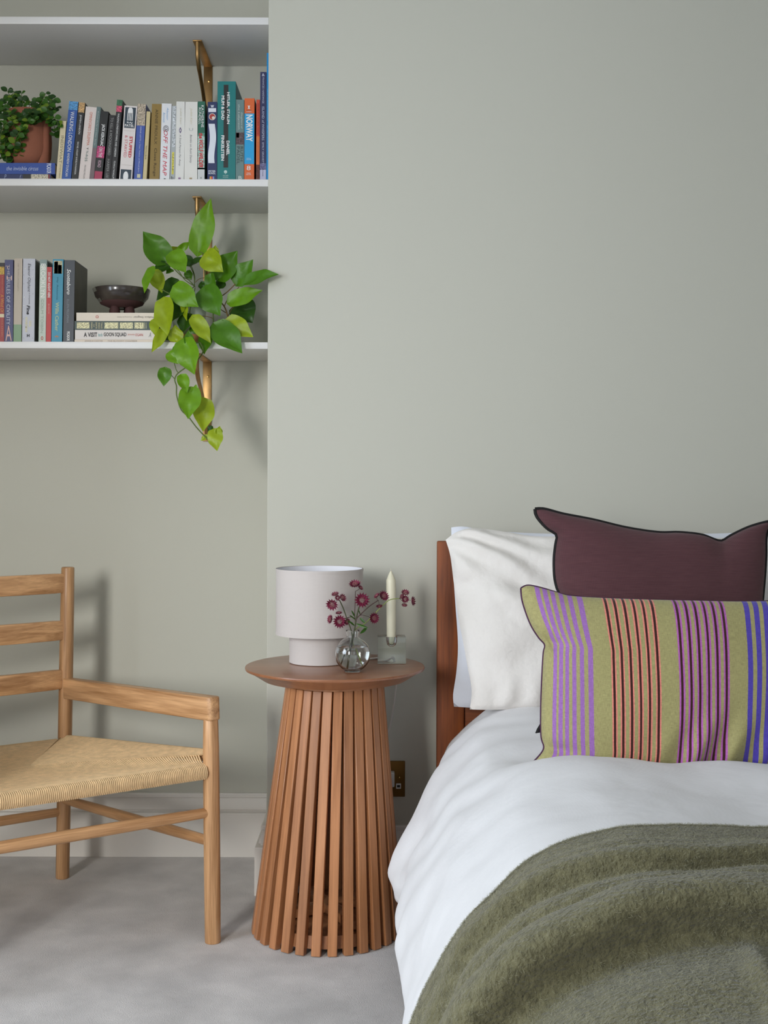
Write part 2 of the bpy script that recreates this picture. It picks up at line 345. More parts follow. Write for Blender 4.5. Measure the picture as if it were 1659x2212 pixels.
def lying(x0, x1, y0, y1, zs, colour, label, group, depth=.13, bands=(), texts=(), push=0, hard=False):
    D = SPD+push; k = D/F; L = (x1-x0)*k; T = (y1-y0)*k-.0003
    t = thing('book', label, 'book', ((x0-CX)*k, D, zs), (0, 0, 0), group)
    b = .002 if hard else .0006
    MB().box(0, L, 0, b, 0, T).box(0, L, b*.5, depth, 0, b).box(0, L, b*.5, depth, T-b, T).obj('cover', cov(colour), t, 40, local=True)
    MB().box(.0012, L-.0012, b+.0002, depth-.001, b+.0002, T-b-.0002).obj('pages', m_page, t, local=True)
    for bd in bands:
        f0, f1, cc = bd[:3]; l, r = bd[3:5] if len(bd) > 4 else (0, 1)
        mm = mat('spine_'+cc[1:], cc[1:], .45, var=.75, vscale=330, detail=2) if cc[0] == '*' else mat('spine_'+cc, cc, .45)
        MB().box(L*f0, L*f1, -.0003, .0002, T*l+.0001, T*r-.0001).obj('spine_panel', mm, t, local=True)
    for tx in texts:
        s, f0, f1, cc, hh, ink = tx[:6]; op = tx[6] if len(tx) > 6 else {}
        a, u = ((1, 0, 0), (0, 0, 1))
        if op.get('flip'): a, u = ((-1, 0, 0), (0, 0, -1))
        if op.get('v'): lettering(s, ink, t, T*hh, L*(f1-f0), (L*(f0+f1)/2, -.0006, T*cc), (0, 0, -1), (1, 0, 0), (0, -1, 0), op.get('b', 0))
        else: lettering(s, ink, t, L*(f1-f0), T*hh, (L*(f0+f1)/2, -.0006, T*cc), a, u, (0, -1, 0), op.get('b', 0), op.get('s', 0))
    return T
G1, G2 = 'books standing on the middle shelf', 'books standing on the lowest shelf'
z2 = ZS[1][0]; z3 = ZS[2][0]; Y2 = 386.5; Y3 = 740
B = lambda *a, **k: book(a[0], a[1], a[2], a[3], z2, Y2, a[4], a[5], G1, **k)
W_, K_, CR, RD = 'e6e6e6', '1c1c1e', 'd8cba8', 'c23a34'
B(118.5, 131, 262, 10, 'd3c6a4', 'cream book leaning right after the potted plant, left of the bright blue one', texts=[('INDSWIAT', .25, .72, .55, .5, '8d8468'), ('STEPHEN', .74, .96, .6, .22, '8d8468')])
B(131, 151, 220, 15.5, '1f4f9c', 'bright blue leaning book with white capitals, tallest beside the plant', bands=[(0, .11, '*4f95cc')], texts=[('WALKING LONDON', .13, .64, .5, .42, W_), ('ANDREW DUNCAN', .66, .96, .5, .27, W_)])
B(152, 166.3, 222, 15, '17181b', 'black leaning book with a gold and plum picture at its head', bands=[(.0, .13, '*c9a06a', .05, 1)], texts=[('JEWISH LONDON', .16, .41, .5, .36, W_), ('RACHEL KOLSKY & ROSLYN RAWSON', .51, .93, .5, .26, W_)])
B(167, 191, 232, 15.5, 'd9cdc8', 'thick off white leaning book with orange-red title', texts=[('OMNIVORE\'S DILEMMA', .07, .53, .55, .27, 'cf7a62'), ('v', .56, .585, .55, .2, '333333'), ('%&§§', .60, .75, .52, .26, '7c8b86'), ('MICHAEL POLLAN', .80, .99, .5, .14, '777777')])
B(191.3, 200.5, 231, 15, '5f7474', 'narrow grey-green leaning book between white and black ones', bands=[(.56, 1, '6f5f63')], texts=[('As from the Far and Other Stories', .06, .53, .5, .3, 'c3c9c6')])
B(200.8, 218, 241, 14, '131617', 'black leaning book with two pink blocks on its spine', bands=[(.51, .68, '*c43d78'), (.875, 1, 'a52f52')], texts=[('JACK KEROUAC', .19, .51, .5, .5, W_, {'b': .02}), ('ON THE', .53, .67, .5, .42, W_), ('ROAD', .72, .82, .5, .42, 'd8b3c4')])
B(222, 235.5, 249, 11.5, '18171a', 'short plain black leaning book with thin grey serif lettering', texts=[('TO KILL A MOCKINGBIRD', .04, .62, .5, .42, '9a9a98'), ('HARPER LEE', .68, .97, .5, .40, '9a9a98')])
B(236, 248.5, 216, 14, '17171a', 'black leaning book with green and pink flower pictures at its head', bands=[(0, .075, '*2f6b47'), (.075, .15, '*d0506f')], texts=[("WALKING LONDON'S PARKS AND GARDENS", .17, .71, .5, .34, W_), ('YOUNG & TACHOLUM', .76, .98, .5, .3, W_)])
t, w, h = B(255, 283, 229.7, 11, 'ddd5d2', 'thick white leaning book with a navy fork panel and red title', bands=[(.02, .30, '1f3342', .08, .92), (.86, 1, '1f3342', .08, .92), (.335, .338, '9d8b80', .1, .9), (.80, .803, '9d8b80', .1, .9)],
  texts=[('RAJ', .215, .245, .5, .42, W_, {'h': 1, 'b': .02}), ('PATEL', .25, .285, .5, .72, W_, {'h': 1, 'b': .02}), ('STUFFED', .41, .70, .70, .24, 'c8303c', {'b': .03}), ('& STARVED', .40, .70, .33, .22, 'd4707a')])
fk = MB(); fw = w*.42
fk.prism([(-w/2-fw/2, h*.90), (-w/2+fw/2, h*.90), (-w/2+fw*.42, h*.955), (-w/2+fw*.2, h*.975), (-w/2-fw*.2, h*.975), (-w/2-fw*.42, h*.955)], -.0008, -.0004, 'y')
for i in range(4):
    xx = -w/2-fw*.42+i*fw*.28; fk.box(xx-fw*.07, xx+fw*.07, -.0008, -.0004, h*.80, h*.905)
fk.obj('fork_emblem', mat('spine_'+W_, W_, .45), t, local=True)
MB().lathe([(0, 0), (w*.2, 0), (w*.2, .0004), (0, .0004)], 20).obj('spoon_emblem', mat('spine_'+W_, W_, .45), t, M=Matrix.Translation((-w/2, -.0004, h*.045)) @ Matrix.Rotation(PI/2, 4, 'X') @ Matrix.Scale(2.0, 4, (0, 1, 0)), local=True)
B(287, 305.5, 225, 7.5, '3b54a0', 'mid blue leaning book with a pale picture across its head', bands=[(0, .285, '*b8a994'), (.92, .97, 'c8c6a8', .35, .75)], texts=[('DENIS LETTS a Clear Notice of Mixed Jams', .30, .90, .5, .2, 'c9cfe6')])
B(306, 314.5, 241, 8, 'c9b98c', 'short narrow yellowed cream book between blue and gold ones', texts=[('Notes from the Air', .50, .70, .5, .35, '4c4432')])
B(320, 341.7, 225, 5.5, '8a7034', 'gold-brown leaning book with dark serif lettering', texts=[('ANNIE PROULX', .07, .53, .52, .28, '4c3d1c'), ('Close Range', .58, .95, .5, .34, '3d2f12')])
B(342.7, 364, 224, 4.2, 'dedfe2', 'white leaning book with slanted red capitals and pale blue script', texts=[('Alastair', .05, .22, .62, .2, '86aed6', {'s': .3}), ('Bonnett', .12, .25, .27, .2, '86aed6', {'s': .3}), ('@', .285, .37, .5, .6, '5a5560'), ('OFF THE MAP', .35, .94, .48, .42, 'cb3a50', {'s': .25}), ('~', .975, .995, .5, .3, '333333')])
B(365, 375.5, 229, 3.5, 'a9aeb0', 'narrow pale grey book with yellow blotches low on its spine', bands=[(.62, .92, '*d7cc4e', .3, .75), (.0, .55, '*c8cdd2', .3, .9)], texts=[('b', .945, .985, .5, .5, '444444', {'h': 1})])
B(376, 395.3, 219.6, 2.5, 'dcdbd6', 'white book with a small purple bird and grey slanted title', texts=[('Judith Kerr', .08, .29, .5, .26, 'c9c3ae', {'s': .2}), ('<>', .33, .40, .5, .30, '5c4878', {'b': .03}), ('A Small Person Far Away', .42, .82, .48, .27, '77757c', {'s': .2}), ('II', .965, .99, .5, .24, '7d4a86', {'h': 1, 'b': .05})])
B(396, 424, 220, .5, 'dcdad4', 'wide white book with a grey cup emblem, left of the dark green one', texts=[('Judith Kerr', .08, .29, .5, .2, 'cfc6a8', {'s': .2}), ('U', .335, .37, .5, .30, 'a7b0b0', {'h': 1}), ('Bombs on Aunt Dainty', .42, .78, .48, .2, '77757c', {'s': .2}), ('II', .965, .99, .5, .18, 'a08a5c', {'h': 1, 'b': .05})])
B(424.6, 440, 219, .3, '21624e', 'dark green book whose lower spine fades to white, with red brush title', bands=[(.40, .44, '*5a9a86'), (.44, .86, '*a8c4ba'), (.84, 1, 'c9cbca')], texts=[('KATHERINE', .05, .33, .68, .36, W_), ('RUNDELL', .08, .29, .28, .34, W_), ('the WOLF WILDER', .40, .84, .48, .62, 'c8252f', {'b': .03, 's': .15}), ('A', .955, .98, .5, .25, '555555', {'h': 1})])
t, w, h = B(445.6, 466.4, 220, .2, '232f5a', 'navy book with a white ribbon banner and red fox roundel', bands=[(.08, .13, 'd9dde6', .08, .9)], texts=[('W', .04, .075, .5, .35, 'd9dde6', {'h': 1, 'b': .05}), ('PETER', .872, .893, .5, .75, 'd9dde6', {'h': 1, 'b': .02}), ('BUNZL', .898, .92, .5, .75, 'd9dde6', {'h': 1, 'b': .02})])
rb = MB(); n = 18
pl = [(-w/2-w*.34+w*.09*math.sin(i/n*2*PI-.6), h*(.72-.5*i/n)) for i in range(n+1)]; pr = [(x+w*.66, z) for x, z in pl]
pts = pl+[(pl[-1][0]+w*.33, pl[-1][1]+h*.045)]+pr[::-1]+[(pl[0][0]+w*.33, pl[0][1]-h*.04)]
rb.v = [(x, y, z) for y in (-.0007, -.0003) for x, z in pts]; m_ = len(pts)
rb.f = [(i, i+1, m_-2-i, m_-1-i) for i in range(0)]
for i in range(n): rb.f.append((i, i+1, 2*n+1-i, 2*n+2-i))
rb.f += [(n, n+1, n+2)]; rb.f = rb.f[:-1]
rb.obj('ribbon_banner', mat('spine_d9dde6', 'd9dde6', .45), t, local=True)
for rr, cc, dz, yy in ((.36, 'd9d4cc', 0, -.0004), (.30, 'a83a34', .0, -.0006), (.16, 'd9d4cc', -.003, -.0008)):
    MB().lathe([(0, 0), (w*rr, 0), (w*rr, .0003), (0, .0003)], 22).obj('roundel', mat('spine_'+cc, cc, .45), t, M=Matrix.Translation((-w/2+(0.003 if rr == .16 else 0), yy, h*.81+dz)) @ Matrix.Rotation(PI/2, 4, 'X'), local=True)
for j, cc in enumerate(('d9a63c', 'c23a34', '6d8fc4')):
    MB().box(-w/2-w*.24+j*w*.16, -w/2-w*.08+j*w*.16, -.0006, -.0002, h*.015, h*.05).obj('colour_button', mat('spine_'+cc, cc, .45), t, local=True)
t, w, h = B(467, 506.5, 175.5, .2, '0d7474', 'tall thick teal hardback with a black bar down its spine', depth=.156, hard=True, bands=[(.035, .87, '1d1b1c', .34, .60)], texts=[('HITLER, STALIN', .11, .43, .59, .17, W_, {'b': .03}), ('MUM & DAD', .145, .39, .30, .17, W_, {'b': .03}), ('DANIEL', .60, .745, .59, .17, W_, {'b': .03}), ('FINKELSTEIN', .545, .80, .30, .17, W_, {'b': .03}), ('WILLIAM', .945, .957, .46, .3, 'b9d2cc', {'h': 1}), ('COLLINS', .962, .974, .46, .3, 'b9d2cc', {'h': 1})])
MB().lathe([(0, 0), (w*.09, 0), (w*.09, .0004), (0, .0004)], 18).obj('tree_emblem', mat('spine_b9d2cc', 'b9d2cc', .5), t, M=Matrix.Translation((-w*.54, -.0003, h*.087)) @ Matrix.Rotation(PI/2, 4, 'X'), local=True)
MB().box(-w*.55, -w*.53, -.0007, -.0003, h*.062, h*.08).obj('tree_emblem', mat('spine_b9d2cc', 'b9d2cc', .5), t, local=True)
B(507, 524.8, 215, .2, '66807f', 'grey-teal book with a small photo halfway down its spine', bands=[(.405, .555, '*5b4b50'), (.41, .47, 'cfd2d6', .05, .4)], texts=[('Daughters of', .16, .36, .70, .24, 'c6d0cc', {'s': .2}), ('the Labyrinth', .06, .37, .35, .24, 'c6d0cc', {'s': .2}), ('RUTH', .58, .76, .72, .34, '33484a'), ('PADEL', .58, .80, .30, .34, '33484a'), ('B', .945, .985, .55, .4, 'd6dcd8', {'h': 1})])
B(525.4, 547, 212, .2, 'd4632f', 'orange and sky blue travel guide with large white capitals', bands=[(.185, .80, '199ad2')], texts=[('x', .09, .13, .45, .25, W_, {'h': 1, 'b': .06}), ('ROUGH', .14, .152, .45, .5, '8c2f1c', {'h': 1}), ('GUIDES', .155, .168, .45, .5, W_, {'h': 1}), ('NORWAY', .20, .525, .5, .68, W_, {'b': .03}), ('FULLY', .725, .735, .45, .4, W_, {'h': 1}), ('UPDATED', .74, .75, .45, .5, W_, {'h': 1}), ('8', .82, .875, .45, .4, W_, {'h': 1}), ('FREE', .905, .917, .45, .4, W_, {'h': 1}), ('EBOOK', .922, .934, .45, .5, W_, {'h': 1})], side='5b2a1c')
B(551, 558.8, 214, .2, 'c0472f', 'narrow orange-red book squeezed beside the tall navy one', bands=[(.45, .80, 'd06d33'), (.80, 1, '*5c2a22')], texts=[('NORTH FORE TIDE', .05, .43, .5, .35, '7c2018'), ('TOM LANDAU', .52, .76, .5, .35, 'b8502a')], push=.004)
B(559.2, 572.8, 155, .2, '2c2f55', 'tall navy book fading to pale lilac at its foot', bands=[(.90, 1, 'b5b3cb'), (.84, .90, '*6d6a93')], texts=[('&', .015, .04, .5, .45, 'd3d6e4', {'h': 1}), ('FRANCES HARDINGE', .05, .29, .5, .28, 'b9bdd2'), ('ISLAND of WHISPERS', .32, .63, .5, .36, 'b9bdd2'), ('EMILY GRAVETT', .65, .85, .5, .28, 'b9bdd2'), ('two hoots', .88, .96, .5, .22, '3a3a50')])
B(573.2, 577.6, 114, .2, '1387c4', 'tallest and thinnest book, bright blue, against the chimney wall', depth=.2, texts=[('THE LAST of PHILEMON HORSENDEAN', .28, .53, .5, .35, '7cc4e8'), ('MY FIRST ATLAS', .57, .71, .5, .35, '7cc4e8')])
# lying stack under the terracotta pot
T0 = lying(-60, 108, 374, 387, z2, '1d2c5e', 'dark navy book lying at the bottom of the pile under the terracotta pot', 'books lying under the terracotta pot', bands=[(.64, .745, K_), (.745, .97, '*cfc6b0'), (.965, .985, '8c2a2a')], texts=[('P', .40, .43, .55, .8, '9aa6c8', {'s': .3}), ('f', .60, .62, .5, .8, '9aa6c8', {'s': .3})], depth=.17)
T1 = lying(-62, 117, 350, 374.3, z2+T0+.0005, '1f4698', 'blue book lying on top of the pile, directly under the terracotta pot', 'books lying under the terracotta pot', hard=True, depth=.17, texts=[('the invisible circus', .415, .80, .5, .36, 'b9c6e4', {'s': .25}), ('PICADOR', .90, .955, .5, .9, 'd6dcec', {'v': 1, 'b': .02})])
ZPOT = z2+T0+T1+.001
# lowest shelf
C = lambda *a, **k: book(a[0], a[1], a[2], a[3], z3, Y3, a[4], a[5], G2, **k)
C(-16, 8, 572, .2, '97282b', 'dark red book cut by the left edge, with a yellow picture at its head', bands=[(0, .05, K_), (.05, .15, '*c8a23c'), (.645, .69, 'd8cba8', .6, 1)], texts=[('A FRANK NORTH', .17, .38, .82, .1, 'd28c6c'), ('A Wind Of', .40, .63, .82, .3, 'd89a4c', {'s': .2}), ('LESLIE SUMMERS', .70, .93, .82, .1, 'd28c6c')])
C(8.3, 27, 565.5, .2, '3b3f6c', 'navy book with a pink spire drawing at the foot of its spine', texts=[('THE', .06, .19, .45, .28, 'b9b6c4'), ('RULES OF CIVILITY', .24, .79, .45, .42, 'c9cbd8'), ('A', .80, .985, .5, .72, 'd9b0a6', {'h': 1}), ('T', .075, .105, .35, .5, 'e6c8be', {'h': 1}), ('H', .195, .25, .55, .6, 'e6c8be', {'h': 1})])
C(27.7, 45.3, 562.5, 1.6, 'b8ac9c', 'beige book with a sage green block at its foot', bands=[(.79, 1, '7c9a78')], texts=[('LEE  To Kill a Mockingbird', .06, .39, .5, .18, '9b9284')])
C(46.6, 73, 563, 1.6, 'bcbec8', 'wide pale lavender book scattered with black and white dots', texts=[('Eleanor Oliphant', .06, .40, .5, .30, '26262c', {'s': .2}), ('is Completely', .41, .55, .55, .14, '44444c', {'s': .2}), ('Fine', .56, .67, .48, .28, '26262c', {'b': .03, 's': .2}), ('GAIL', .745, .82, .66, .2, 'e4dcb0', {'b': .02}), ('HONEYMAN', .70, .88, .34, .2, 'e4dcb0', {'b': .02}), ('H', .905, .94, .5, .22, '26262c', {'h': 1, 'b': .04}),
   ('.', .03, .036, .7, .07, 'f4f2e0', {'h': 1}), ('.', .12, .126, .2, .07, 'f4f2e0', {'h': 1}), ('.', .21, .216, .78, .07, 'f4f2e0', {'h': 1}), ('.', .34, .346, .75, .07, 'f4f2e0', {'h': 1}), ('.', .46, .466, .15, .07, 'f4f2e0', {'h': 1}), ('.', .56, .566, .12, .07, 'f4f2e0', {'h': 1}), ('.', .195, .2, .08, .05, '26262c', {'h': 1}), ('.', .30, .305, .10, .05, '26262c', {'h': 1}), ('.', .13, .135, .85, .05, '26262c', {'h': 1}), ('.', .42, .425, .85, .05, '26262c', {'h': 1}), ('.', .72, .725, .1, .05, '26262c', {'h': 1}), ('.', .95, .955, .85, .05, '26262c', {'h': 1}), ('.', .95, .955, .12, .05, '26262c', {'h': 1})], side='55574f')
C(82, 97.6, 565, 2.5, 'b9c4b8', 'pale grey-green book with tall white capitals', bands=[(0, .07, '7c8f8c')], texts=[('BROOKLYN', .05, .46, .5, .66, 'eef0ea', {'b': .01}), ('COLM TÓIBÍN', .48, .89, .5, .46, '97a598'), ('O', .93, .975, .5, .35, 'b8543c', {'h': 1, 'b': .03})], side='1f2422')
C(98, 109, 581, 1.8, 'b51f22', 'shorter narrow red book between grey-green and teal ones', texts=[('DO NOT ALIGHT HERE', .07, .41, .5, .5, W_, {'b': .02}), ('BEN PEDROCHE', .49, .62, .5, .28, 'e0b0a8')])
C(109.6, 133, 564, 2.8, '1585a2', 'teal paperback with a small portrait photo at its head', bands=[(.02, .175, '*b7b089', .1, .9), (.03, .175, '202226', .15, .5), (.07, .175, 'd6d4cc', .5, .85)], texts=[('My Ántonia', .22, .49, .48, .22, '135d74'), ('Willa Cather', .52, .87, .5, .34, 'b8c49a', {'b': .02}), ('*', .92, .965, .5, .35, 'd68a4c', {'h': 1, 'b': .06})], side='5c5c3c')
C(135, 158, 566, 2.4, '2c343e', 'thick slate-black book at the end of the row, its dark cover showing', texts=[('Scottsboro', .11, .42, .46, .36, 'e8e8e6', {'s': .3, 'b': .015}), ('ELLEN FELDMAN', .48, .76, .42, .2, '8d949c'), ('PICADOR', .87, .985, .5, .28, 'e0e0de', {'b': .03})], side='3a362a', depth=.135)
GL = 'books lying under the black bowl'
z = z3
for (x0, x1, y0, y1, c, lb, kw) in (
  (160, 330, 733.4, 740, 'd6c7b6', 'thin cream book at the bottom of the pile under the bowl', dict(texts=[('ANGELA CARTER', .13, .36, .5, .55, 'a89a90'), ('THE BLOODY CHAMBER', .42, .80, .5, .55, 'a89a90')])),
  (161, 336, 712.6, 733.2, 'd5cdc7', 'white book with bold black title in the pile under the bowl', dict(texts=[('A VISIT', .11, .275, .5, .48, '1c1c1e', {'b': .02}), ('from the', .285, .34, .5, .4, '7fb5b5', {'s': .2}), ('GOON SQUAD', .355, .635, .5, .48, '1c1c1e', {'b': .02}), ('JENNIFER', .65, .74, .5, .2, 'cf8a7c'), ('EGAN', .75, .84, .5, .28, 'b8483c'), ('A', .91, .94, .5, .5, '8c8c8c', {'s': .3})])),
  (160, 326, 693, 712.3, '1f3a37', 'dark green book with gold ornament in the pile under the bowl', dict(hard=True, bands=[(.03, .195, '*e0d3a4', .15, .85), (.39, .57, '*e0d3a4', .15, .85), (.59, .76, '*e0d3a4', .15, .85), (.78, .90, '*e0d3a4', .15, .85), (.91, .915, 'e0d3a4', .15, .85), (.93, .935, 'e0d3a4', .15, .85)], texts=[('MANN', .215, .235, .5, .7, 'e0d3a4', {'v': 1}), ('OF', .245, .26, .5, .35, 'e0d3a4', {'v': 1}), ('DEATH', .275, .295, .5, .7, 'e0d3a4', {'v': 1}), ('VENICE', .31, .33, .5, .7, 'e0d3a4', {'v': 1}), ('TALES', .345, .365, .5, .7, 'e0d3a4', {'v': 1})])),
  (164, 340, 674.8, 692.8, 'd9cdbc', 'cream book lying on top of the pile, directly under the bowl', dict(texts=[('O', .235, .275, .5, .36, 'c0726a', {'b': .03}), ('Wallace Stegner', .70, .97, .5, .3, '6b655e', {'flip': 1}), ('Crossing to Safety', .50, .68, .5, .2, 'a39c92', {'flip': 1})]))):
    z += lying(x0, x1, y0, y1, z, c, lb, GL, **kw)+.0003
ZBOWL = z

# ------------------------------------------------------------------ footed bowl
Db = DS+.085; c = P(262, 660, Db); Rb = 61*Db/F
t = thing('footed_bowl', 'dark glazed ceramic bowl on stubby feet, on the pile of lying books', 'bowl', (c.x, Db, ZBOWL))
hb = P(0, 627, Db).z-ZBOWL; z0 = hb*.30
m_glaze = mat('dark_glaze', (38, 32, 31), .22, .6, var=.8, vscale=18, col2=(74, 66, 58), coat=.4)
prof = [(0, z0), (Rb*.40, z0), (Rb*.72, z0+(hb-z0)*.22), (Rb*.92, z0+(hb-z0)*.55), (Rb*1.0, hb*.97), (Rb*.985, hb), (Rb*.955, hb*.985), (Rb*.86, z0+(hb-z0)*.60), (Rb*.6, z0+(hb-z0)*.3), (0, z0+(hb-z0)*.18)]
MB().lathe(prof, 56).obj('bowl_body', m_glaze, t, 60, local=True, merge=True)
MB().lathe([(Rb*.38, z0*.96), (Rb*.74, z0+(hb-z0)*.20), (Rb*.78, z0+(hb-z0)*.30), (Rb*.735, z0+(hb-z0)*.24)], 56, close=True).obj('unglazed_band', mat('unglazed_clay', (74, 46, 44), .8), t, 60, local=True)
for i in range(4):
    a = PI/4+i*PI/2+.3
    MB().lathe([(0, 0), (.011, 0), (.0135, z0*.35), (.0125, z0*.8), (.010, z0*1.15), (0, z0*1.2)], 18, c=(Rb*.36*math.cos(a), Rb*.36*math.sin(a))).obj('foot', MATS['unglazed_clay'], t, 60, local=True)
a = .6
pa = MB(); pa.grid(lambda u, v: (Rb*(.73+.285*v)*math.cos(PI*1.06+u*.5)*1.004, Rb*(.73+.285*v)*math.sin(PI*1.06+u*.5)*1.004, z0+(hb-z0)*(.22+.74*v**1.35)), 10, 8)
pa.obj('glaze_patch', mat('pale_glaze', (120, 118, 106), .4, var=.4, vscale=60), t, 60, local=True)

# ------------------------------------------------------------------ leaf builder
def leaf_mesh(name, L, Wd, m, fold=.25, droop=.15, heart=True, ns=11, nt=6, wave=.0, ph=0):
    mb = MB()
    def f(s):
        if heart:
            v = (s**.40)*((1-s)**.70)*2.06 if s < 1 else 0
            return min(1, v)*(1 if s < .60 else 1-.60*((s-.60)/.40))
        return math.sin(PI*min(1, s*.98+.01))**.62
    def fn(s, tt):
        q = tt*2-1; w = Wd/2*f(s)+.00015
        y = L*s-(L*.10*(abs(q)**1.5)*max(0, 1-s*2.6)**1.2 if heart else 0)
        z = fold*w*abs(q)-droop*L*s*s+wave*math.sin(s*9+q*3+ph)*w*.2
        return (q*w, y, z)
    mb.grid(fn, ns, nt)
    return mb.mesh(name, m, 80)
def place_leaf(parent, p0, p1, wd, m, tilt=0, fold=.25, droop=.12, heart=True, nrm=(0, -1, .25), name='leaf', **kw):
    p0 = Vector(p0); p1 = Vector(p1); y = (p1-p0).normalized(); n = Vector(nrm); n = (n-y*n.dot(y)).normalized(); x = y.cross(n)
    R = Matrix((x, y, n)).transposed().to_4x4() @ Matrix.Rotation(tilt, 4, 'Y')
    me = leaf_mesh(name, (p1-p0).length, wd/max(.45, math.cos(tilt)), m, fold, droop, heart, **kw)
    return put(bpy.data.objects.new(name, me), parent, Matrix.Translation(p0) @ R)
def leafmat(name, col, rough=.38):
    m = mat(name, col, rough, .5, var=.16, vscale=55); b = m.node_tree.nodes['Principled BSDF']
    N = m.node_tree.nodes; L = m.node_tree.links; tr = N.new('ShaderNodeBsdfTranslucent'); ms = N.new('ShaderNodeMixShader'); ms.inputs[0].default_value = .28
    c = lin(col); tr.inputs[0].default_value = (min(1, c[0]*1.5), min(1, c[1]*1.5), c[2], 1)
    out = [n for n in N if n.type == 'OUTPUT_MATERIAL'][0]; L.new(b.outputs[0], ms.inputs[1]); L.new(tr.outputs[0], ms.inputs[2]); L.new(ms.outputs[0], out.inputs[0])
    return m
GRN = [leafmat('leaf_lime', (156, 176, 28)), leafmat('leaf_bright', (112, 160, 24)), leafmat('leaf_mid', (80, 130, 22)), leafmat('leaf_dark', (52, 92, 22))]
m_stem = mat('green_stem', (86, 104, 40), .5); m_stemb = mat('brown_stem', (110, 84, 44), .6)

# ------------------------------------------------------------------ trailing pothos
zx = lambda a, b: (290+a/3.6875, 400+b/3.6875)
Dp = DS+.072; pc = P(407, 740, Dp)
t = thing('trailing_pothos', 'lime green trailing vine in a pale pot, spilling over the lowest shelf', 'potted plant', (pc.x, Dp, z3))
MB().lathe([(0, 0), (.046, 0), (.050, .004), (.053, .024), (.050, .024), (.047, .008), (0, .006)], 40).obj('saucer', mat('tan_saucer', (190, 132, 92), .6), t, 40, local=True)
MB().lathe([(0, .0065), (.034, .0065), (.038, .012), (.050, .135), (.051, .140), (.047, .140), (.044, .115), (0, .113)], 44).obj('pot', mat('pale_glazed_pot', (196, 202, 198), .35), t, 40, local=True)
MB().lathe([(0, .1135), (.043, .1135), (.040, .118), (.02, .121), (0, .122)], 24).obj('soil', mat('potting_soil', (52, 40, 30), .95, bump=1, bscale=300), t, 60, local=True)
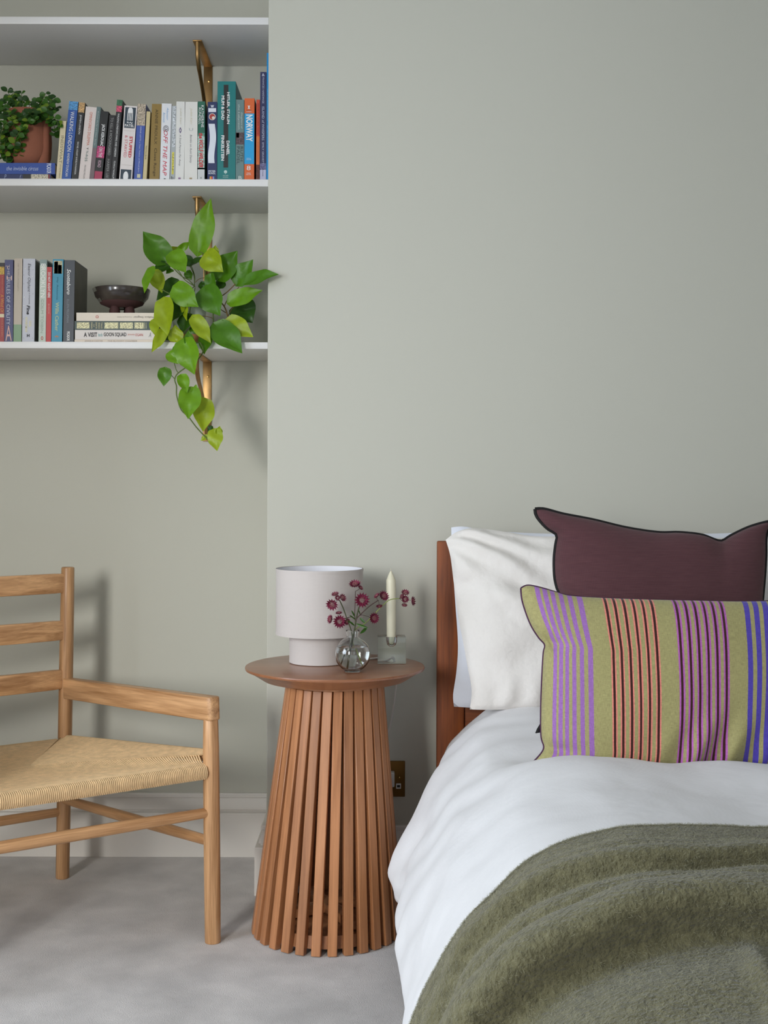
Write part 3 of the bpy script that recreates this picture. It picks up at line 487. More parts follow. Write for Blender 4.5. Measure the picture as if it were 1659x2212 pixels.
LV = [  # base, tip, width (measured on the enlargement), depth at base, depth at tip, tone, twist
 ((505, 535), (600, 105), 160, .03, .01, 1, .1), ((345, 525), (440, 455), 42, .03, .03, 1, .6), ((240, 615), (65, 372), 175, .02, .0, 2, -.1), ((375, 540), (215, 520), 85, .06, .07, 0, .3),
 ((300, 545), (408, 705), 130, -.02, -.05, 1, .2), ((440, 645), (385, 545), 78, .03, .04, 3, .3), ((450, 642), (582, 572), 78, .0, -.02, 3, -.5), ((565, 560), (695, 690), 150, -.03, -.06, 0, .1),
 ((665, 745), (816, 525), 160, -.01, -.02, 2, .1), ((815, 790), (940, 593), 140, -.02, -.03, 2, -.1), ((890, 780), (1134, 695), 130, -.075, -.115, 2, -.1), ((755, 935), (1010, 830), 128, -.05, -.07, 1, .1),
 ((815, 960), (940, 1100), 185, -.0, -.01, 3, .1), ((738, 1085), (938, 1205), 135, -.06, -.09, 0, .2), ((645, 1120), (858, 1345), 175, -.07, -.10, 2, -.1), ((470, 1055), (605, 1258), 105, -.08, -.105, 0, -.2),
 ((590, 1185), (547, 1340), 100, -.06, -.10, 2, .2), ((320, 820), (502, 972), 150, -.06, -.09, 1, .1), ((560, 830), (682, 1047), 175, -.04, -.07, 2, .1), ((608, 715), (615, 885), 82, -.02, -.03, 2, .4),
 ((140, 665), (70, 860), 75, -.06, -.10, 1, .4), ((140, 690), (218, 862), 105, -.02, -.04, 0, -.2), ((268, 650), (140, 690), 85, .02, .0, 3, .3), ((300, 680), (248, 712), 48, .02, .01, 2, .2),
 ((335, 770), (170, 922), 105, .03, .01, 3, .2), ((235, 920), (268, 1208), 150, -.07, -.10, 0, .1), ((160, 1075), (165, 1205), 68, -.06, -.08, 0, .3), ((243, 1150), (135, 1337), 70, -.085, -.11, 0, -.3),
 ((385, 920), (285, 1105), 140, -.04, -.06, 3, .2), ((400, 915), (405, 1083), 62, -.06, -.08, 0, .6), ((440, 1040), (375, 1183), 118, -.05, -.07, 3, .1), ((335, 1245), (320, 1118), 108, -.08, -.09, 0, .1),
 ((400, 1245), (475, 1512), 165, -.10, -.13, 1, .05), ((432, 1275), (430, 1160), 66, -.095, -.10, 2, .1), ((290, 1330), (348, 1428), 100, -.10, -.11, 1, .2), ((325, 1285), (338, 1405), 46, -.095, -.11, 2, .5),
 ((245, 1465), (233, 1607), 92, -.10, -.11, 2, .1), ((375, 1520), (418, 1652), 80, -.10, -.12, 1, .2), ((450, 1630), (428, 1868), 150, -.105, -.13, 1, .0), ((485, 1680), (490, 1590), 60, -.10, -.11, 1, .1),
 ((545, 1715), (547, 1968), 145, -.085, -.11, 0, -.2), ((560, 1790), (600, 1860), 70, -.08, -.09, 1, .2), ((640, 1955), (656, 2118), 105, -.10, -.12, 0, -.1), ((668, 1990), (680, 1922), 48, -.10, -.10, 0, .1),
 ((622, 1930), (582, 1985), 52, -.085, -.08, 3, .2), ((582, 2000), (527, 2040), 36, -.09, -.09, 0, .3), ((640, 815), (676, 842), 52, -.01, -.01, 3, .2), ((560, 830), (530, 770), 70, .0, .01, 3, .2), ((655, 1140), (780, 1150), 110, -.05, -.06, 2, .5), ((520, 900), (430, 1010), 120, -.02, -.03, 3, .2), ((500, 880), (560, 1000), 110, -.01, -.02, 3, -.3), ((340, 900), (330, 1010), 100, -.01, -.02, 3, .1), ((700, 820), (650, 760), 70, .0, .01, 3, .2), ((460, 1130), (500, 1190), 60, -.05, -.06, 2, .3), ((640, 560), (640, 482), 50, -.02, -.03, 0, .2), ((250, 1180), (300, 1245), 70, -.07, -.075, 3, .2), ((420, 690), (450, 760), 60, .02, .02, 2, .2)]
rnd = random.Random(3)
for (b0, b1, wd, d0, d1, tn, tw) in LV:
    D0 = Dp+d0; D1 = Dp+d1; p0 = P(*zx(*b0), D0); p1 = P(*zx(*b1), D1)
    place_leaf(t, p0, p1, 1.2*wd/3.6875*D0/F, GRN[tn], tw, .22+.2*rnd.random(), rnd.uniform(-.03, .10), nrm=(rnd.uniform(-.35, .25), -1, rnd.uniform(.15, .6)), wave=.6, ph=rnd.random()*6)
ST = [([(520, 1255), (545, 1325), (500, 1395), (410, 1455), (340, 1508), (320, 1555), (334, 1605), (336, 1680), (370, 1790), (430, 1850), (500, 1940), (597, 2042)], 7, -.10, 0), ([(560, 1150), (530, 1210), (520, 1255)], 6, -.07, 0),
 ([(260, 1480), (325, 1555)], 4, -.10, 0), ([(313, 1410), (330, 1470), (345, 1497)], 5, -.10, 0), ([(480, 815), (430, 760), (380, 735), (300, 660), (245, 618)], 6, .0, 0), ([(475, 815), (470, 720), (440, 648)], 5, .02, 0), ([(470, 815), (478, 735), (455, 660), (442, 645)], 4, .02, 0),
 ([(480, 810), (400, 760), (350, 690), (302, 655)], 5, -.01, 0), ([(480, 780), (515, 750), (570, 740)], 4, .0, 1), ([(600, 850), (650, 905), (710, 965), (738, 1040), (735, 1090)], 8, -.04, 1), ([(655, 915), (740, 850), (800, 790)], 6, -.03, 1), ([(715, 965), (745, 905), (830, 815)], 5, -.04, 1),
 ([(560, 850), (615, 950), (625, 1050), (628, 1150)], 8, -.03, 0), ([(655, 975), (735, 1025)], 5, -.04, 1), ([(320, 885), (260, 860), (215, 835)], 6, -.05, 0), ([(490, 1045), (580, 1050), (620, 1065)], 4, -.05, 1), ([(450, 815), (400, 790), (340, 775)], 4, .0, 0), ([(560, 800), (560, 700), (550, 560), (510, 535)], 5, .0, 0),
 ([(480, 820), (465, 900), (440, 1000), (440, 1045)], 5, -.06, 0), ([(470, 815), (420, 850), (330, 880), (240, 915)], 5, -.05, 0), ([(480, 1160), (490, 1100), (470, 1055)], 5, -.08, 0), ([(420, 1240), (480, 1260), (525, 1255)], 6, -.095, 0), ([(560, 820), (600, 760), (660, 745)], 5, -.01, 0), ([(735, 1060), (780, 980), (815, 960)], 4, -.03, 1)]
for pts, r, d, k in ST:
    pw = [P(*zx(*p), Dp+d) for p in pts]
    MB().tube(resample(pw, 6*len(pw)), r/2/3.6875*Dp/F*1.4, 7).obj('stem', m_stemb if k else m_stem, t, 80)

# ------------------------------------------------------------------ terracotta planter with small leafy creeper
Dt = DS+.075; pc = P(58, 350, Dt)
t = thing('terracotta_planter', 'terracotta planter spilling small round green leaves, on lying books', 'potted plant', (pc.x, Dt, ZPOT))
m_ter = mat('terracotta', (150, 96, 76), .85, .2, var=.12, vscale=14, bump=.15, bscale=200)
hz = P(0, 246, Dt).z-ZPOT; R0 = .058
pot = MB(); seg = 56
prof = [(0, .004), (.040, 0), (.052, .004), (.060, .03), (.062, .07), (.059, hz*.92), (.057, hz), (.052, hz), (.052, hz*.8), (0, hz*.78)]
pot.lathe(prof, seg); pot.v = [(x*1.02, y*.92, z) for x, y, z in pot.v]
pot.obj('pot', m_ter, t, 60, local=True, merge=True)
rib = MB()
def ribf(u, v):
    zz = hz*(1-v); a = -.62+.34*u+(-.30*max(0, (v-.70)/.30)**1.3)*(1-u)
    rr = .0615+.0085*math.sin(PI*min(1, max(0, u)))**.5*(1-.1*v)+.004*max(0, v-.75)*4*math.sin(PI*u)
    return (1.02*rr*math.cos(a), .92*rr*math.sin(a), zz)
rib.grid(ribf, 12, 22).obj('ridge', m_ter, t, 70, local=True)
MB().lathe([(0, hz*.79), (.051, hz*.79), (.03, hz*.86), (0, hz*.88)], 24).obj('soil', MATS['potting_soil'], t, 60, local=True)
cm = [leafmat('creeper_dark', (42, 78, 26), .4), leafmat('creeper_mid', (62, 108, 30), .4), leafmat('creeper_light', (120, 150, 44), .4)]
small = [leaf_mesh('leaf', 1, .86, m, .2, .1, False, 6, 4) for m in cm]
VN = [[(45, 262), (25, 245), (6, 262), (8, 310), (12, 345), (16, 372)], [(50, 262), (46, 268), (43, 298), (42, 322), (34, 348)], [(70, 256), (100, 243), (119, 262), (126, 285), (127, 300)], [(75, 256), (108, 262), (117, 285), (116, 296)],
 [(50, 258), (32, 232), (14, 200)], [(55, 258), (48, 228), (44, 204)], [(68, 256), (84, 230), (96, 204)], [(80, 256), (100, 234), (113, 216)], [(86, 258), (110, 244), (119, 234)], [(58, 258), (60, 236), (66, 222)], [(40, 260), (18, 232), (4, 214)], [(72, 256), (76, 236), (82, 214)],
 [(44, 262), (20, 264), (2, 284), (-2, 320), (2, 345)], [(56, 262), (52, 276), (38, 290), (30, 310), (28, 340)], [(60, 260), (28, 250), (-4, 240), (-14, 262)], [(58, 260), (40, 240), (24, 214), (28, 200)], [(74, 258), (92, 250), (104, 262)], [(66, 258), (74, 262), (72, 272)], [(52, 260), (20, 276), (16, 310), (26, 335)], [(88, 252), (104, 222), (104, 212)], [(45, 258), (10, 244), (-10, 224)], [(62, 258), (50, 244), (36, 222)], [(52, 256), (66, 252), (80, 266)], [(60, 256), (74, 250), (92, 258)], [(46, 258), (58, 262), (66, 276)], [(56, 254), (68, 244), (84, 241)], [(50, 254), (58, 246), (74, 243)]]
rnd = random.Random(11)
def cps(p, i, n, up):
    f = i/n; return P(p.x, p.y, Dt-.02-.05*math.sin(PI*min(1, f*.8)) if not up else Dt-.03+.04*f*rnd.uniform(-1, 1))
for vi, vn in enumerate(VN):
    up = vn[-1][1] < 240; pr = resample([Vector((a, b, 0)) for a, b in vn], 24)
    off = rnd.uniform(-.015, .02)
    pw = [P(p.x, p.y, Dt-.045*math.sin(PI*min(1, .15+i/24*.75))*(1 if not up else .6)-(.022 if not up else 0)+off) for i, p in enumerate(pr)]
    MB().tube(pw, .0009, 5).obj('stem', m_stem, t, 80)
    ln = sum((pr[i+1]-pr[i]).length for i in range(24)); k = max(4, int(ln/7))
    for i in range(1, k+1):
        j = min(24, int(i*24/k)); p = pw[j]
        for sgn in (-1, 1):
            if rnd.random() < .12: continue
            a = rnd.uniform(-.6, .9); d = Vector((sgn*math.cos(a), rnd.uniform(-.7, .25), math.sin(a))).normalized()
            sz = rnd.uniform(.0125, .0195); n = Vector((rnd.uniform(-.5, .5), -1, rnd.uniform(.0, .9))); n = (n-d*n.dot(d)).normalized()
            M = Matrix.Translation(p+d*.001) @ Matrix((d.cross(n), d, n)).transposed().to_4x4() @ Matrix.Scale(sz, 4)
            q = rnd.random(); put(bpy.data.objects.new('leaf', small[0 if q < .42 else 1 if q < .86 else 2]), t, M)

# ------------------------------------------------------------------ armchair
FR = Vector((-.396, 2.805, 0)); e1 = Vector((-.820, -.572, 0)); e2 = Vector((-.572, .820, 0))
S = lambda a, b, z: FR+e1*a+e2*b+Vector((0, 0, z))
oak = wood('oak', (222, 174, 126), (150, 104, 62), .45, .1)
cw, cr = .72, .127
t = thing('oak_armchair', 'oak armchair with ladder back and woven cord seat, left of the slatted table', 'chair', tuple(S(cw/2, .3, 0)), (0, 0, math.atan2(-e1.y, -e1.x)))
for sgn, a in ((1, 0), (-1, cw)):
    lean = e1*(.007*sgn); top = S(a, 0, .523)+lean
    rod('leg', S(a, 0, 0), top, .0185, .0172, oak, t, 24, .002, rm=.0192)
    br = cr if sgn == 1 else cw-cr; rb_ = S(br, .643, 0); rt = rb_+Vector((.012*sgn, .002, .842)) if sgn == 1 else rb_+Vector((-.012, -.01, .842))
    rod('rear_post', rb_, rt, .0180, .0172, oak, t, 24, .003, rm=.0188)
    rear = rb_+Vector((.008, 0, .516))
    # flat arm with rounded front block
    f0 = S(a, -.002, .546)+lean; f1 = rear-e2*.012+Vector((0, 0, 0)); ax = (f1-f0).normalized()
    M, Ln = zmat(f0-ax*.001, f1, xhint=(0, 0, 1))
    armp = [(-.0275, -.017), (.0275, -.017), (.0275, .017), (-.0275, .017)]
    ab = MB()
    for (q, s1, s2) in ((-.0165, .92, .55), (-.0125, .98, .85), (-.004, 1, 1), (.02, 1, 1), (Ln*.5, 1, .92), (Ln-.004, .98, .86), (Ln, .95, .8)):
        ab.v += [(x*s1, y*s2, q) for x, y in armp]
    for i in range(6):
        for j in range(4): ab.f.append((i*4+j, i*4+(j+1) % 4, i*4+4+(j+1) % 4, i*4+4+j))
    ab.f += [(3, 2, 1, 0), (24, 25, 26, 27)]
    ab.obj('armrest', oak, t, 35, .005, M, seg=3)
    rod('side_rail', S(a, 0, .432)+e2*.012, rb_+Vector((0, 0, .372)), .0125, .0125, oak, t, 16)
    rod('stretcher', S(a, 0, .233), rb_+Vector((0, 0, .214)), .0115, .0115, oak, t, 16, rm=.0135)
rod('front_rail', S(.004, 0, .400), S(cw-.004, 0, .400), .0125, .0125, oak, t, 16)
rod('rear_rail', S(cr, .643, .362), S(cw-cr, .643, .362), .0125, .0125, oak, t, 16)
rod('stretcher', S(0, 0, .304), S(cw, 0, .304), .0115, .0115, oak, t, 16, rm=.0138)
rod('stretcher', S(cr, .643, .18), S(cw-cr, .643, .18), .0115, .0115, oak, t, 16, rm=.0135)
oak_s = oak
for zc in (.799, .672, .540):
    p0 = S(cr, .643, zc)+Vector((.011, .002, 0)); p1 = S(cw-cr, .643, zc)
    M, Ln = zmat(p0, p1, xhint=(0, 0, 1)); sl = MB()
    for i in range(13):
        q = i/12; bow = .022*math.sin(PI*q); hh = .0265*(1 if .04 < q < .96 else .93)
        sl.v += [(x, y-bow, q*Ln) for x, y in ((-hh, -.0085), (hh, -.0085), (hh, .0085), (-hh, .0085))]
    for i in range(12):
        for j in range(4): sl.f.append((i*4+j, i*4+(j+1) % 4, i*4+4+(j+1) % 4, i*4+4+j))
    sl.f += [(3, 2, 1, 0), (48, 49, 50, 51)]
    sl.obj('backrest_slat', oak_s, t, 40, .003, M)
# woven paper cord seat: every cord its own strand
A0, B0 = .322, .333
zM = .388
def zside(b): q = b/.643; return .432*(1-q)+.372*q+.0135
def diag(a):                               # front diagonal height
    q = min(1, a/A0); return .438*(1-q)+zM*q
cords = MB(); R_c = .0022
rnd = random.Random(5)
n = int((cw-.046)/.0044)
for i in range(n):
    a = .024+i*.0044; aa = min(a, cw-a)
    be = B0 if aa > A0 else aa*B0/A0
    pts = [S(a, -.010, .3855), S(a, -.0155, .393), S(a, -.0165, .402), S(a, -.012, .4125), S(a, -.002, .4165)]
    zt = diag(aa)+.0035; b_ = max(be, .012)+.004
    for q in (.25, .5, .75, 1): pts.append(S(a, b_*q, .4165*(1-q)+(zt-.004)*q-.006*math.sin(PI*q)))
    cords.tube(pts, R_c, 5, cap=False)
nb = int(.60/.0044)
for i in range(nb):
    b = .022+i*.0044
    ae = b*A0/B0 if b < B0 else A0-(b-B0)*(A0-cr)/(.643-B0)
    a_s = cr*b/.643; zz = zside(b); zt = diag(ae) if b < B0 else zM+(.384-zM)*(b-B0)/(.643-B0)
    if ae-a_s < .01: continue
    for mir in (0, 1):
        g = (lambda x: cw-x) if mir else (lambda x: x)
        pts = [S(g(a_s-.008), b, zz-.028), S(g(a_s-.0155), b, zz-.017), S(g(a_s-.0145), b, zz-.007), S(g(a_s-.007), b, zz), S(g(a_s+.004), b, zz+.001)]
        for q in (.3, .65, 1): pts.append(S(g(a_s+.004+(ae-a_s-.004)*q), b, (zz+.001)*(1-q)+zt*q-.004*math.sin(PI*q)))
        cords.tube(pts, R_c, 5, cap=False)
for i in range(int((cw-2*cr-.04)/.0044)):
    a = cr+.02+i*.0044; aa = min(a, cw-a)
    be = B0 if aa > A0 else .643-(aa-cr)*(.643-B0)/(A0-cr)
    pts = [S(a, .653, .352), S(a, .659, .362), S(a, .655, .372), S(a, .643, .3775)]
    for q in (.35, .7, 1): pts.append(S(a, .643+(be-.004-.643)*q, .3775*(1-q)+(zM-.001)*q-.003*math.sin(PI*q)))
    cords.tube(pts, R_c, 5, cap=False)
m_cord = mat('paper_cord', (232, 198, 152), .8, .2, var=.16, vscale=60, bump=.5, bscale=900)
o = cords.obj('woven_seat', m_cord, t, 80); o['kind'] = 'stuff'
und = MB().grid(lambda u, v: S(.03+(cw-.06)*u+(cr*v)*(1-2*u), .02+.6*v, .380), 6, 6).obj('seat_underlayer', m_cord, t)

# ------------------------------------------------------------------ slatted side table
XT0, DT = (710.5-CX)*2.894/F, 2.894
XT = (724.8-CX)*DT/F
m_tw = [wood('table_wood', (194, 134, 90), (146, 94, 58), .42, .15, varo=.16), wood('table_top_wood', (160, 106, 72), (132, 82, 54), .32, .35, axis=0, scale=.6, varo=.02)]
t = thing('slatted_side_table', 'round brown wooden side table on a flared cage of slats, beside the bed', 'side table', (XT0, DT, 0))
ZT = .632
def disc(prof, nm, m, cx): return MB().lathe(prof, 96, c=(cx, DT)).obj(nm, m, t, 30)
disc([(0, ZT-.031), (.172, ZT-.031), (.206, ZT-.0095), (.2145, ZT-.0065), (.2155, ZT-.003), (.2145, ZT-.0006), (.2125, ZT), (0, ZT)], 'table_top', m_tw[1], XT)
disc([(.06, ZT-.043), (.118, ZT-.043), (.118, ZT-.0312), (.06, ZT-.0312)], 'top_ring', m_tw[0], XT)
disc([(.138, .012), (.163, .012), (.158, .040), (.138, .040)], 'bottom_ring', m_tw[0], XT0)
MB().tube([(XT+.002, DT-.108, ZT-.044), (XT+.002, DT-.108, ZT-.0345)], [.007, .006], 14).obj('screw', mat('black_metal', (22, 20, 20), .4), t, 40)
NS = 30; sl = None
for i in range(NS):
    a = 2*PI*(i+.5)/NS; c_, s_ = math.sin(a), -math.cos(a)
    p0 = Vector((XT0+c_*.1735, DT+s_*.1735, 0)); p1 = Vector((XT+c_*.1085, DT+s_*.1085, ZT-.0435))
    M, Ln = zmat(p0, p1, xhint=(-s_, c_, 0))
    if sl is None: sl = MB().box(-.0108, .0108, -.0092, .0092, 0.001, Ln).mesh('slat', m_tw[0], 40, .0012, seg=1)
    put(bpy.data.objects.new('slat', sl), t, M)
for k in range(2):
    a = .5+k*PI/2; d = Vector((math.cos(a), math.sin(a), 0)); c0 = Vector((XT0, DT, .055+.001*k))
    bar('cross_brace', c0-d*.15, c0+d*.15, .032, .022, m_tw[0], t, (-d.y, d.x, 0))

# ------------------------------------------------------------------ table lamp
XLp, DL = (691-CX)*2.948/F, 2.948
t = thing('table_lamp', 'squat fabric drum lamp with a narrower matching drum base', 'lamp', (XLp, DL, ZT))
m_lin = cloth('oatmeal_linen', (206, 198, 193), 5200, .10, .25, .9, .2, slub=.35)
Rs, Rbs = .1064, .0737; zs0, zs1 = .702-ZT, .862-ZT
MB().lathe([(0, .0005), (Rbs-.002, .0005), (Rbs, .002), (Rbs, zs0+.03), (Rbs-.003, zs0+.032), (0, zs0+.032)], 72).obj('base', m_lin, t, 40, local=True)
MB().lathe([(Rs, zs0), (Rs, zs1), (Rs-.0012, zs1), (Rs-.0012, zs0)], 96, close=True).obj('shade', m_lin, t, 40, local=True)
MB().lathe([(Rs-.0014, zs0+.001), (Rs-.0014, zs1-.001), (Rs-.0020, zs1-.001), (Rs-.0020, zs0+.001)], 96, close=True).obj('shade_lining', mat('white_lining', (232, 232, 238), .6), t, 40, local=True)
for zz, nm in ((zs1, 'shade_trim'), (zs0, 'shade_trim')):
    MB().lathe([(Rs+.0008, zz-.006 if zz > zs0+.01 else zz), (Rs+.0008, zz if zz > zs0+.01 else zz+.006), (Rs-.0011, zz if zz > zs0+.01 else zz+.006), (Rs-.0011, zz-.006 if zz > zs0+.01 else zz)], 96, close=True).obj(nm, m_lin, t, 40, local=True)
MB().lathe([(.018, zs0+.033), (.018, zs0+.075), (.012, zs0+.08), (.0, zs0+.08)], 20).obj('bulb_holder', m_white, t, 40, local=True)
MB().lathe([(0, zs0+.081), (.014, zs0+.085), (.028, zs0+.105), (.024, zs0+.128), (0, zs0+.138)], 24).obj('bulb', mat('opal_bulb', (236, 236, 232), .3), t, 60, local=True)
for k in range(3):
    a = .4+k*2*PI/3; MB().tube([(0.0, 0, zs1-.05), ((Rs-.002)*math.cos(a), (Rs-.002)*math.sin(a), zs1-.045)], .0012, 6).obj('shade_spoke', m_white, t, local=True)
pw = [P(748, 1432, 2.99), P(790, 1418, 3.02), P(806, 1404, 3.055), P(812, 1409, 3.07), P(820, 1413, 3.085), P(823, 1428, 3.112), P(828, 1560, 3.125), P(815, 1650, 3.135)]
pw = [Vector((XLp+.07, DL+.02, ZT+.003)), Vector((XLp+.12, DL+.04, ZT+.0025)), Vector((.0, 3.02, ZT+.0025)), Vector((.012, 3.055, ZT+.003)), Vector((.026, 3.078, ZT+.002)), Vector((.036, 3.092, ZT-.04)), Vector((.02, 3.12, .45)), Vector((.0, 3.13, .40))]
MB().tube(resample(pw, 40), .0022, 8).obj('power_cord', mat('white_cable', (225, 222, 216), .5), t, 60)

# ------------------------------------------------------------------ bud vase with water
glass = mat('clear_glass', (252, 254, 253), .0, .5, trans=1, ior=1.47); water = mat('water', (250, 253, 253), .0, .5, trans=1, ior=1.33)
XV, DV = (762.8-CX)*2.80/F, 2.80
t = thing('bud_vase', 'small round clear glass vase half full of water, in front of the lamp', 'vase', (XV, DV, ZT))
Rv = .0415; zc = .0405
outer = []; 
for i in range(0, 25):
    a = -PI/2+.50+i*(PI-.50-.36)/24; outer.append((Rv*math.cos(a), zc+.0415*math.sin(a)))
outer = [(0, .0006), (outer[0][0]-.001, .0006)]+outer
nr = outer[-1][0]; outer += [(nr-.0006, outer[-1][1]+.003), (nr+.0006, .0925), (nr+.0012, .0960), (nr+.0006, .0968)]
inner = [(nr-.0005, .0966), (nr-.001, .0925), (nr-.002, outer[-4][1]+.002)]
for i in range(24, -1, -1):
    a = -PI/2+.46+i*(PI-.46-.36)/24; inner.append(((Rv-.0016)*math.cos(a), zc+.0018+(.0388)*math.sin(a)))
inner.append((0, inner[-1][1]))
MB().lathe(outer+inner, 64).obj('vase_glass', glass, t, 60, local=True, merge=True)
zw = .0585; wp = [(0, inner[-1][1]+.0003), (inner[-2][0]-.0003, inner[-2][1]+.0003)]
for r, z in reversed(inner[3:-1]):
    if z < zw and z > wp[-1][1]: wp.append((r-.0003, z))
wp += [(math.sqrt(max(0, 1-((zw-zc-.0018)/.0388)**2))*(Rv-.0016)-.0003, zw), (0, zw)]
MB().lathe(wp, 64).obj('water', water, t, 60, local=True, merge=True)
# ------------------------------------------------------------------ astrantia sprigs
vz = lambda a, b, D=2.80: P(680+a/6.9125, 1200+b/6.9125, D)
m_pet = mat('burgundy_petal', (118, 34, 62), .6, .3, var=.35, vscale=90); m_petc = mat('pale_flower_centre', (186, 128, 128), .7, var=.5, vscale=400, col2=(110, 40, 60)); m_dst = mat('dark_stem', (62, 66, 34), .55); m_lst = mat('light_stem', (132, 150, 60), .5); m_bst = mat('plum_stem', (70, 46, 40), .55)
def flower(parent, c, r, nrm, npet=15):
    n = Vector(nrm).normalized(); x = n.orthogonal().normalized(); y = n.cross(x); mb = MB()
    for ring, (rr, lift, k) in enumerate(((1.0, .28, npet), (.78, .5, npet-3))):
        for i in range(k):
            a = 2*PI*(i+.5*ring)/k; d = x*math.cos(a)+y*math.sin(a); s = n.cross(d); w = r*.25; q = len(mb.v)
            mb.v += [tuple(c+d*r*.22), tuple(c+d*r*.62*rr+s*w*.62+n*r*lift*.55), tuple(c+d*r*rr+n*r*lift), tuple(c+d*r*.62*rr-s*w*.62+n*r*lift*.55), tuple(c+d*r*.6*rr+n*r*(lift*.55-.08))]
            mb.f += [(q, q+1, q+4), (q+1, q+2, q+4), (q+2, q+3, q+4), (q+3, q, q+4)]
    h = mb.obj('flower_head', m_pet, parent, 30)
    ce = MB()
    for i in range(26):
        f = math.sqrt((i+.5)/26)*.34*r; a = i*2.4; d = x*math.cos(a)*f+y*math.sin(a)*f; p = c+d; tip = p+n*r*(.42-.25*(f/r))+d*.25
        ce.tube([p, tip], [r*.05, r*.035], 4)
    ce.obj('flower_centre', m_petc, h, 60)
def stem(parent, pts, r, m, dd=0):
    pw = [vz(a, b, 2.80+(c_[0] if c_ else dd)) for a, b, *c_ in pts]; MB().tube(resample(pw, 6*len(pw)), r, 7).obj('stem', m, parent, 80)
zb_ = lambda a, b, d=0: (a, b, d)
base = vz(540, 1690)
g = 'astrantia sprigs in the glass vase'
t = thing('flower_sprig', 'upright burgundy flower sprig, the tallest in the glass vase', 'flower', tuple(vz(505, 1690)), group=g)
stem(t, [(505, 1690), (545, 1420), (585, 1180), (600, 1100), (622, 960), (645, 850), (668, 765)], .0017, m_dst)
stem(t, [(612, 1000), (600, 880), (607, 700), (612, 535)], .0009, m_bst)
stem(t, [(622, 970), (645, 925), (720, 850), (830, 750), (955, 668)], .0012, m_bst, -.002)
stem(t, [(640, 930), (700, 890), (815, 915)], .0006, m_bst); stem(t, [(612, 960), (548, 918), (460, 945)], .0009, m_bst)
stem(t, [(612, 535), (640, 520), (680, 490)], .0006, m_bst); stem(t, [(955, 668), (960, 700), (965, 745)], .0005, m_bst); stem(t, [(940, 672), (930, 640), (935, 615)], .0005, m_bst)
for a, b, r, nm in ((605, 440, 80, (-.1, -.55, .85)), (682, 488, 38, (.5, -.4, .6)), (712, 672, 98, (.05, -1, .25)), (1030, 610, 74, (.45, -.7, .5)), (938, 608, 44, (-.6, -.4, .7)), (966, 742, 44, (.1, -.5, -.8)), (882, 935, 74, (.55, -.85, .1)), (378, 990, 86, (.05, -1, .15)), (250, 955, 62, (-.8, -.5, .2)), (365, 870, 44, (-.1, -.3, 1)), (480, 985, 46, (.6, -.6, -.2))):
    flower(t, vz(a, b, 2.797), (1.15*r+9)/6.9125*2.8/F, nm)
stem(t, [(460, 945), (380, 985)], .0006, m_bst, -.002); stem(t, [(460, 945), (250, 955)], .0006, m_bst, .002); stem(t, [(420, 950), (365, 875)], .0005, m_bst)
for (q0, q1, w, tl) in (((600, 1050), (515, 975), 26, .3), ((625, 1020), (790, 1085), 34, .5), ((785, 1075), (690, 1165), 40, -.4), ((680, 930), (755, 1005), 34, .2), ((600, 915), (560, 825), 22, .4), ((615, 960), (530, 890), 18, .4), ((680, 880), (665, 820), 14, .5)):
    place_leaf(t, vz(*q0), vz(*q1, 2.79), w/6.9125*2.8/F, GRN[3], tl, .3, .1, False)
t = thing('flower_sprig', 'burgundy flower sprig bending left in the glass vase, over the lamp shade', 'flower', tuple(vz(410, 1660)), group=g)
stem(t, [(410, 1660), (500, 1420), (560, 1260), (552, 1130), (480, 930), (430, 790), (375, 670)], .0013, m_dst, -.004)
stem(t, [(375, 670), (300, 690), (272, 720)], .0006, m_bst, -.004); stem(t, [(375, 670), (330, 640), (312, 600)], .0006, m_bst, -.003)
for a, b, r, nm in ((268, 728, 82, (-.25, -.9, -.35)), (312, 588, 52, (-.2, -.4, .8)), (415, 635, 54, (.5, -.5, .3)), (345, 632, 34, (0, -1, .2))):
    flower(t, vz(a, b, 2.793), (1.15*r+9)/6.9125*2.8/F, nm, 13)
t = thing('flower_sprig', 'thin flower sprig arching far right in the glass vase, past the candle', 'flower', tuple(vz(690, 1630)), group=g)
stem(t, [(690, 1630), (620, 1450), (565, 1250), (585, 1160), (640, 1080), (760, 1010), (900, 870), (1030, 735), (1130, 660), (1265, 640)], .0009, m_lst, .006)
for a, b in ((1355, 570), (1350, 655), (1440, 670), (1345, 715)): stem(t, [(1265, 640), ((1265+a)/2, (640+b)/2-8), (a, b)], .0005, m_bst, .006)
for a, b, r, nm in ((1355, 562, 56, (.1, -.6, .8)), (1352, 650, 50, (.2, -.9, .1)), (1456, 680, 66, (.9, -.35, .1)), (1345, 726, 40, (-.1, -.6, -.8)), (1310, 610, 30, (-.5, -.6, .4))):
    flower(t, vz(a, b, 2.806), (1.15*r+9)/6.9125*2.8/F, nm, 13)

# ------------------------------------------------------------------ glass candle block and candle
XH, DH = (846.5-CX)*2.94/F, 2.942
m_blk = mat('block_glass', (246, 252, 247), .02, .5, trans=1, ior=1.5, bump=.03, bscale=60)
t = thing('candle_holder', 'clear glass block candle holder on the right of the table', 'candle holder', (XH, DH, ZT), (0, 0, .04))
hw, hd, hh = .0345, .024, .0655
blk = MB(); sg = 24
